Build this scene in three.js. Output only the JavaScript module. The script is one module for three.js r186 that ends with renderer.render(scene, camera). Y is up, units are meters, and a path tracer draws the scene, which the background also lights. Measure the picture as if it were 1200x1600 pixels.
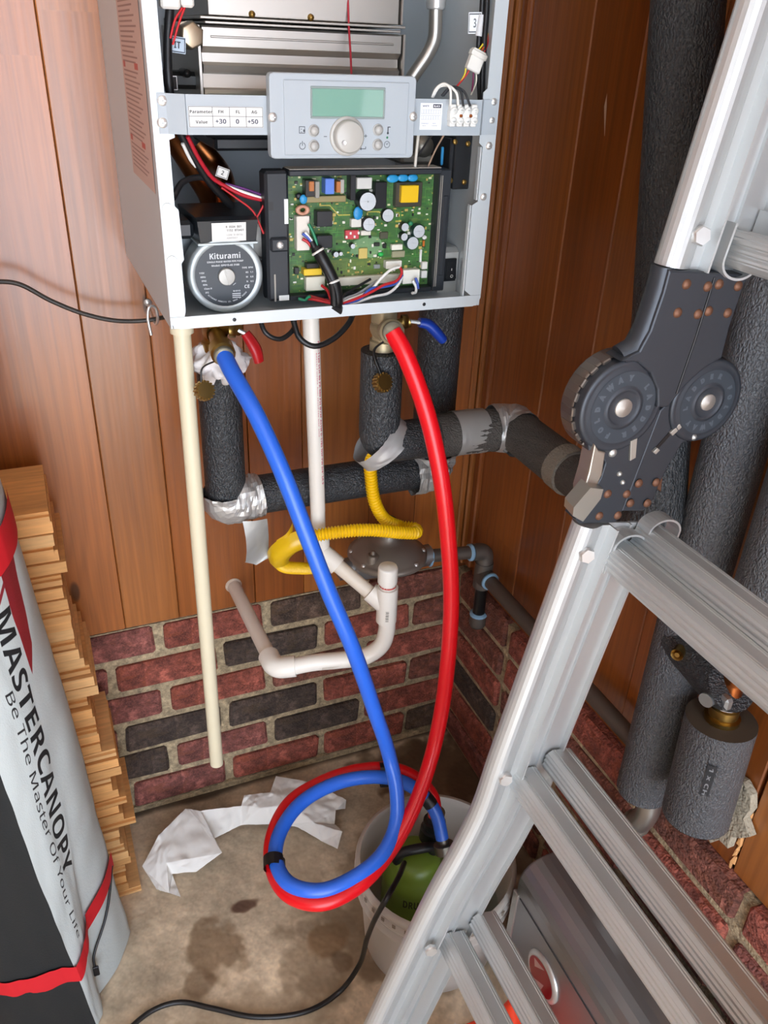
import * as THREE from 'three';
import { ConvexGeometry } from 'three/addons/geometries/ConvexGeometry.js';
import { mergeGeometries, mergeVertices } from 'three/addons/utils/BufferGeometryUtils.js';
import { RectAreaLightUniformsLib } from 'three/addons/lights/RectAreaLightUniformsLib.js';

// ---------- camera, sky, sun, daylight through the garage door, exposure ----------
const scene = new THREE.Scene();
const camera = new THREE.PerspectiveCamera(63.77, 3 / 4, 0.02, 60);
camera.position.set(-0.7375, 1.385, 1.25);
camera.up.set(0.15756, 0.86898, -0.46910);
camera.lookAt(-0.7375 + 0.34935, 1.385 - 0.49336, 1.25 - 0.79659);
scene.background = new THREE.Color().setRGB(0.75, 0.86, 1.0);
const sun = new THREE.DirectionalLight(0xf3f6ff, 12.5);
sun.position.set(-0.9, 6.2, 7.0);
sun.target.position.set(-1.1, 0, 3.0);
sun.castShadow = true;
sun.shadow.mapSize.set(2048, 2048);
Object.assign(sun.shadow.camera, { left: -6, right: 6, top: 6, bottom: -6, near: 0.1, far: 25 });
scene.add(sun, sun.target);
RectAreaLightUniformsLib.init();
const doorLight = new THREE.RectAreaLight(0xe2edff, 3.2, 2.1, 2.1);
doorLight.position.set(-1.2, 1.08, 3.28);
doorLight.lookAt(-1.2, 1.08, 0);
scene.add(doorLight);
const renderer = new THREE.WebGLRenderer({ antialias: true });
renderer.toneMapping = THREE.LinearToneMapping;
renderer.toneMappingExposure = 1.82;
renderer.shadowMap.enabled = true;

// ---------- helpers ----------
let seed = 7;
const rnd = () => { seed = (seed * 1664525 + 1013904223) >>> 0; return seed / 4294967296; };
const V = (x, y, z) => new THREE.Vector3(x, y, z);
const hash = (x, y, s) => { let h = (x * 374761393 + y * 668265263 + s * 974634777) | 0; h = Math.imul(h ^ (h >>> 13), 1274126177); return ((h ^ (h >>> 16)) >>> 0) / 4294967296; };
function vn(x, y, s = 0) {
  const xi = Math.floor(x), yi = Math.floor(y), fx = x - xi, fy = y - yi;
  const u = fx * fx * (3 - 2 * fx), v = fy * fy * (3 - 2 * fy);
  const a = hash(xi, yi, s), b = hash(xi + 1, yi, s), c = hash(xi, yi + 1, s), d = hash(xi + 1, yi + 1, s);
  return a + (b - a) * u + (c - a) * v + (a - b - c + d) * u * v;
}
const fbm = (x, y, s, o = 4) => { let t = 0, a = 0.5, n = 0; for (let i = 0; i < o; i++) { t += a * vn(x, y, s + i * 17); n += a; a *= 0.5; x *= 2.03; y *= 2.03; } return t / n; };
const clamp = (v, a = 0, b = 1) => Math.min(b, Math.max(a, v));
const sm = (a, b, x) => { const t = clamp((x - a) / (b - a)); return t * t * (3 - 2 * t); };
function tex(w, h, fn, srgb = true, wrap = THREE.RepeatWrapping) {
  const d = new Uint8Array(w * h * 4);
  for (let y = 0; y < h; y++) for (let x = 0; x < w; x++) {
    const c = fn(x / w, y / h, x, y), i = (y * w + x) * 4;
    d[i] = clamp(c[0], 0, 255); d[i + 1] = clamp(c[1], 0, 255); d[i + 2] = clamp(c[2], 0, 255); d[i + 3] = 255;
  }
  const t = new THREE.DataTexture(d, w, h, THREE.RGBAFormat);
  t.magFilter = THREE.LinearFilter; t.minFilter = THREE.LinearMipmapLinearFilter; t.generateMipmaps = true;
  t.wrapS = t.wrapT = wrap; if (srgb) t.colorSpace = THREE.SRGBColorSpace; t.needsUpdate = true;
  return t;
}
function canv(w, h, fn) {
  const c = document.createElement('canvas'); c.width = w; c.height = h; fn(c.getContext('2d'), w, h);
  const t = new THREE.CanvasTexture(c); t.colorSpace = THREE.SRGBColorSpace; return t;
}
const mat = (color, o = {}) => new THREE.MeshPhysicalMaterial({ color, roughness: 0.5, side: THREE.DoubleSide, ...o });
const prep = (g) => { let q = g.index ? g.toNonIndexed() : g; for (const k of Object.keys(q.attributes)) if (!['position', 'normal', 'uv'].includes(k)) q.deleteAttribute(k); if (!q.attributes.uv) boxUV(q); return q; };
const mg = (...gs) => mergeGeometries(gs.flat().map(prep));
function boxUV(g, ou = 0, ov = 0) {
  const p = g.attributes.position, n = g.attributes.normal, uv = new Float32Array(p.count * 2);
  for (let i = 0; i < p.count; i++) {
    const ax = Math.abs(n.getX(i)), ay = Math.abs(n.getY(i)), az = Math.abs(n.getZ(i));
    let u, v;
    if (az >= ax && az >= ay) { u = p.getX(i); v = p.getY(i); } else if (ax >= ay) { u = p.getZ(i); v = p.getY(i); } else { u = p.getX(i); v = p.getZ(i); }
    uv[i * 2] = u + ou; uv[i * 2 + 1] = v + ov;
  }
  g.setAttribute('uv', new THREE.BufferAttribute(uv, 2)); return g;
}
// chamfered box, centre and size; jit shakes the corners a little
function cbox(x, y, z, w, h, d, c = 0.001, jit = 0) {
  const pts = [], W = w / 2, H = h / 2, Dp = d / 2; c = Math.min(c, W * 0.8, H * 0.8, Dp * 0.8);
  for (const sx of [-1, 1]) for (const sy of [-1, 1]) for (const sz of [-1, 1]) {
    const j = () => jit ? (rnd() - 0.5) * jit : 0, a = j(), b = j(), e = j();
    pts.push(V(sx * (W - c) + a, sy * (H - c) + b, sz * Dp + e), V(sx * (W - c) + a, sy * H + b, sz * (Dp - c) + e), V(sx * W + a, sy * (H - c) + b, sz * (Dp - c) + e));
  }
  const g = new ConvexGeometry(pts); g.translate(x, y, z); return boxUV(g);
}
const bx = (x0, x1, y0, y1, z0, z1, c = 0.0006) => cbox((x0 + x1) / 2, (y0 + y1) / 2, (z0 + z1) / 2, Math.abs(x1 - x0), Math.abs(y1 - y0), Math.abs(z1 - z0), c);
const smooth = (pts, n = 60, closed = false) => { const c = new THREE.CatmullRomCurve3(pts.map((p) => p.isVector3 ? p : V(...p)), closed, 'centripetal'); c.arcLengthDivisions = Math.max(200, n * 4); return c.getSpacedPoints(n); };
function fillet(pts, r, n = 8) {
  pts = pts.map((p) => p.isVector3 ? p : V(...p)); const out = [pts[0].clone()];
  for (let i = 1; i < pts.length - 1; i++) {
    const a = pts[i - 1].clone().sub(pts[i]), b = pts[i + 1].clone().sub(pts[i]);
    const la = Math.min(r, a.length() * 0.48), lb = Math.min(r, b.length() * 0.48);
    const A = pts[i].clone().addScaledVector(a.normalize(), la), B = pts[i].clone().addScaledVector(b.normalize(), lb);
    for (let k = 0; k <= n; k++) { const t = k / n; out.push(A.clone().multiplyScalar((1 - t) * (1 - t)).addScaledVector(pts[i], 2 * t * (1 - t)).addScaledVector(B, t * t)); }
  }
  out.push(pts[pts.length - 1].clone()); return out;
}
// tube along points with caps; rf(t, angle, length) gives the radius
function sweep(pts, r, rad = 10, o = {}) {
  pts = pts.map((p) => p.isVector3 ? p : V(...p));
  const n = pts.length, pos = [], nor = [], uv = [], idx = [];
  const T = pts.map((p, i) => pts[Math.min(n - 1, i + 1)].clone().sub(pts[Math.max(0, i - 1)]).normalize());
  let N = Math.abs(T[0].y) < 0.9 ? V(0, 1, 0) : V(1, 0, 0); let len = 0; const L = [0];
  for (let i = 1; i < n; i++) { len += pts[i].distanceTo(pts[i - 1]); L.push(len); }
  for (let i = 0; i < n; i++) {
    N = N.clone().addScaledVector(T[i], -N.dot(T[i])).normalize(); const B = T[i].clone().cross(N);
    for (let k = 0; k <= rad; k++) {
      const a = k / rad * Math.PI * 2, q = o.rf ? o.rf(L[i] / len, k === rad ? 0 : a, L[i]) : r, c = Math.cos(a), s = Math.sin(a);
      const d = N.clone().multiplyScalar(c * (o.flat || 1)).addScaledVector(B, s);
      pos.push(pts[i].x + d.x * q, pts[i].y + d.y * q, pts[i].z + d.z * q); nor.push(d.x, d.y, d.z); uv.push(k / rad * r * 6.283, L[i]);
    }
  }
  const w = rad + 1;
  for (let i = 0; i < n - 1; i++) for (let k = 0; k < rad; k++) { const a = i * w + k, b = a + w; idx.push(a, a + 1, b, b, a + 1, b + 1); }
  if (!o.open) for (const e of [0, n - 1]) {
    const d = T[e].clone().multiplyScalar(e ? 1 : -1), c0 = pos.length / 3;
    pos.push(pts[e].x, pts[e].y, pts[e].z); nor.push(d.x, d.y, d.z); uv.push(0, 0);
    for (let k = 0; k <= rad; k++) { const a = (e * w + k) * 3; pos.push(pos[a], pos[a + 1], pos[a + 2]); nor.push(d.x, d.y, d.z); uv.push(Math.cos(k / rad * 6.283) * r, Math.sin(k / rad * 6.283) * r); }
    for (let k = 0; k < rad; k++) e ? idx.push(c0, c0 + 1 + k, c0 + 2 + k) : idx.push(c0, c0 + 2 + k, c0 + 1 + k);
  }
  const g = new THREE.BufferGeometry();
  g.setAttribute('position', new THREE.Float32BufferAttribute(pos, 3)); g.setAttribute('normal', new THREE.Float32BufferAttribute(nor, 3)); g.setAttribute('uv', new THREE.Float32BufferAttribute(uv, 2)); g.setIndex(idx);
  if (o.rf) g.computeVertexNormals();
  return g;
}
const rod = (a, b, r, rad = 12) => sweep([a, b], r, rad);
// lathe: profile [[r, h]...] turned about the axis through p along dir
function lathe(prof, p, dir, seg = 24) {
  const g = new THREE.LatheGeometry(prof.map((q) => new THREE.Vector2(Math.max(q[0], 0), q[1])), seg);
  g.applyQuaternion(new THREE.Quaternion().setFromUnitVectors(V(0, 1, 0), V(...dir).normalize())); g.translate(...p); return g;
}
// sharp-edged lathe: every profile segment is its own band
function lathes(prof, p, dir, seg = 24) { const gs = []; for (let i = 0; i < prof.length - 1; i++) gs.push(lathe([prof[i], prof[i + 1]], p, dir, seg)); return mg(gs); }
function ext(pts, z0, z1, bev = 0, holes = []) {
  const s = new THREE.Shape(pts.map((p) => new THREE.Vector2(p[0], p[1])));
  for (const h of holes) s.holes.push(new THREE.Path(h.map((p) => new THREE.Vector2(p[0], p[1]))));
  const g = new THREE.ExtrudeGeometry(s, { depth: Math.max(z1 - z0 - 2 * bev, 0.0001), bevelEnabled: bev > 0, bevelSize: bev, bevelThickness: bev, bevelOffset: -bev, bevelSegments: 2, curveSegments: 12 });
  g.translate(0, 0, z0 + bev); return boxUV(prep(g));
}
const circ = (x, y, r, n = 20) => Array.from({ length: n }, (_, k) => [x + r * Math.cos(k / n * 6.2832), y + r * Math.sin(k / n * 6.2832)]);
// grid surface from f(i, j) -> Vector3
function grid(nu, nv, f, closedU = false) {
  const pos = [], uv = [], idx = [];
  for (let j = 0; j <= nv; j++) for (let i = 0; i <= nu; i++) { const p = f(i / nu, j / nv); pos.push(p.x, p.y, p.z); uv.push(i / nu, j / nv); }
  for (let j = 0; j < nv; j++) for (let i = 0; i < nu; i++) { const a = j * (nu + 1) + i, b = a + nu + 1; idx.push(a, a + 1, b, b, a + 1, b + 1); }
  const g = new THREE.BufferGeometry(); g.setAttribute('position', new THREE.Float32BufferAttribute(pos, 3)); g.setAttribute('uv', new THREE.Float32BufferAttribute(uv, 2)); g.setIndex(idx); g.computeVertexNormals(); return g;
}
function plane(w, h, p, rx = 0, ry = 0, rz = 0) { const g = new THREE.PlaneGeometry(w, h); g.rotateZ(rz); g.rotateX(rx); g.rotateY(ry); g.translate(...p); return g; }

const used = {};
const numbered = (n) => { const k = used[n] = (used[n] ?? -1) + 1; return k ? `${n}_${String(k).padStart(3, '0')}` : n; };
const shade = (m) => { m.castShadow = m.receiveShadow = true; return m; };
const org = new Map();
function thing(name, label, category, p = [0, 0, 0], group) {
  const o = new THREE.Group(); o.name = numbered(name); o.position.set(...p); o.userData = { label, category }; if (group) o.userData.group = group;
  scene.add(o); org.set(o, p); return o;
}
function struct(name, p = [0, 0, 0]) { const o = new THREE.Group(); o.name = name; o.userData = { kind: 'structure' }; o.position.set(...p); scene.add(o); org.set(o, p); return o; }
// a part in world coordinates, under a thing or under another part
function part(parent, name, g, m, label) {
  const p = org.get(parent); g = g.clone(); g.translate(-p[0], -p[1], -p[2]);
  const q = shade(new THREE.Mesh(g, m)); q.name = name; if (label) q.userData.label = label;
  parent.add(q); org.set(q, p); return q;
}
// a thing that is one mesh
function solo(name, g, m, label, category, p = [0, 0, 0], group) {
  g = g.clone(); g.translate(-p[0], -p[1], -p[2]); const q = shade(new THREE.Mesh(g, m)); q.name = numbered(name); q.position.set(...p);
  q.userData = { label, category }; if (group) q.userData.group = group; scene.add(q); org.set(q, p); return q;
}
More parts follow.
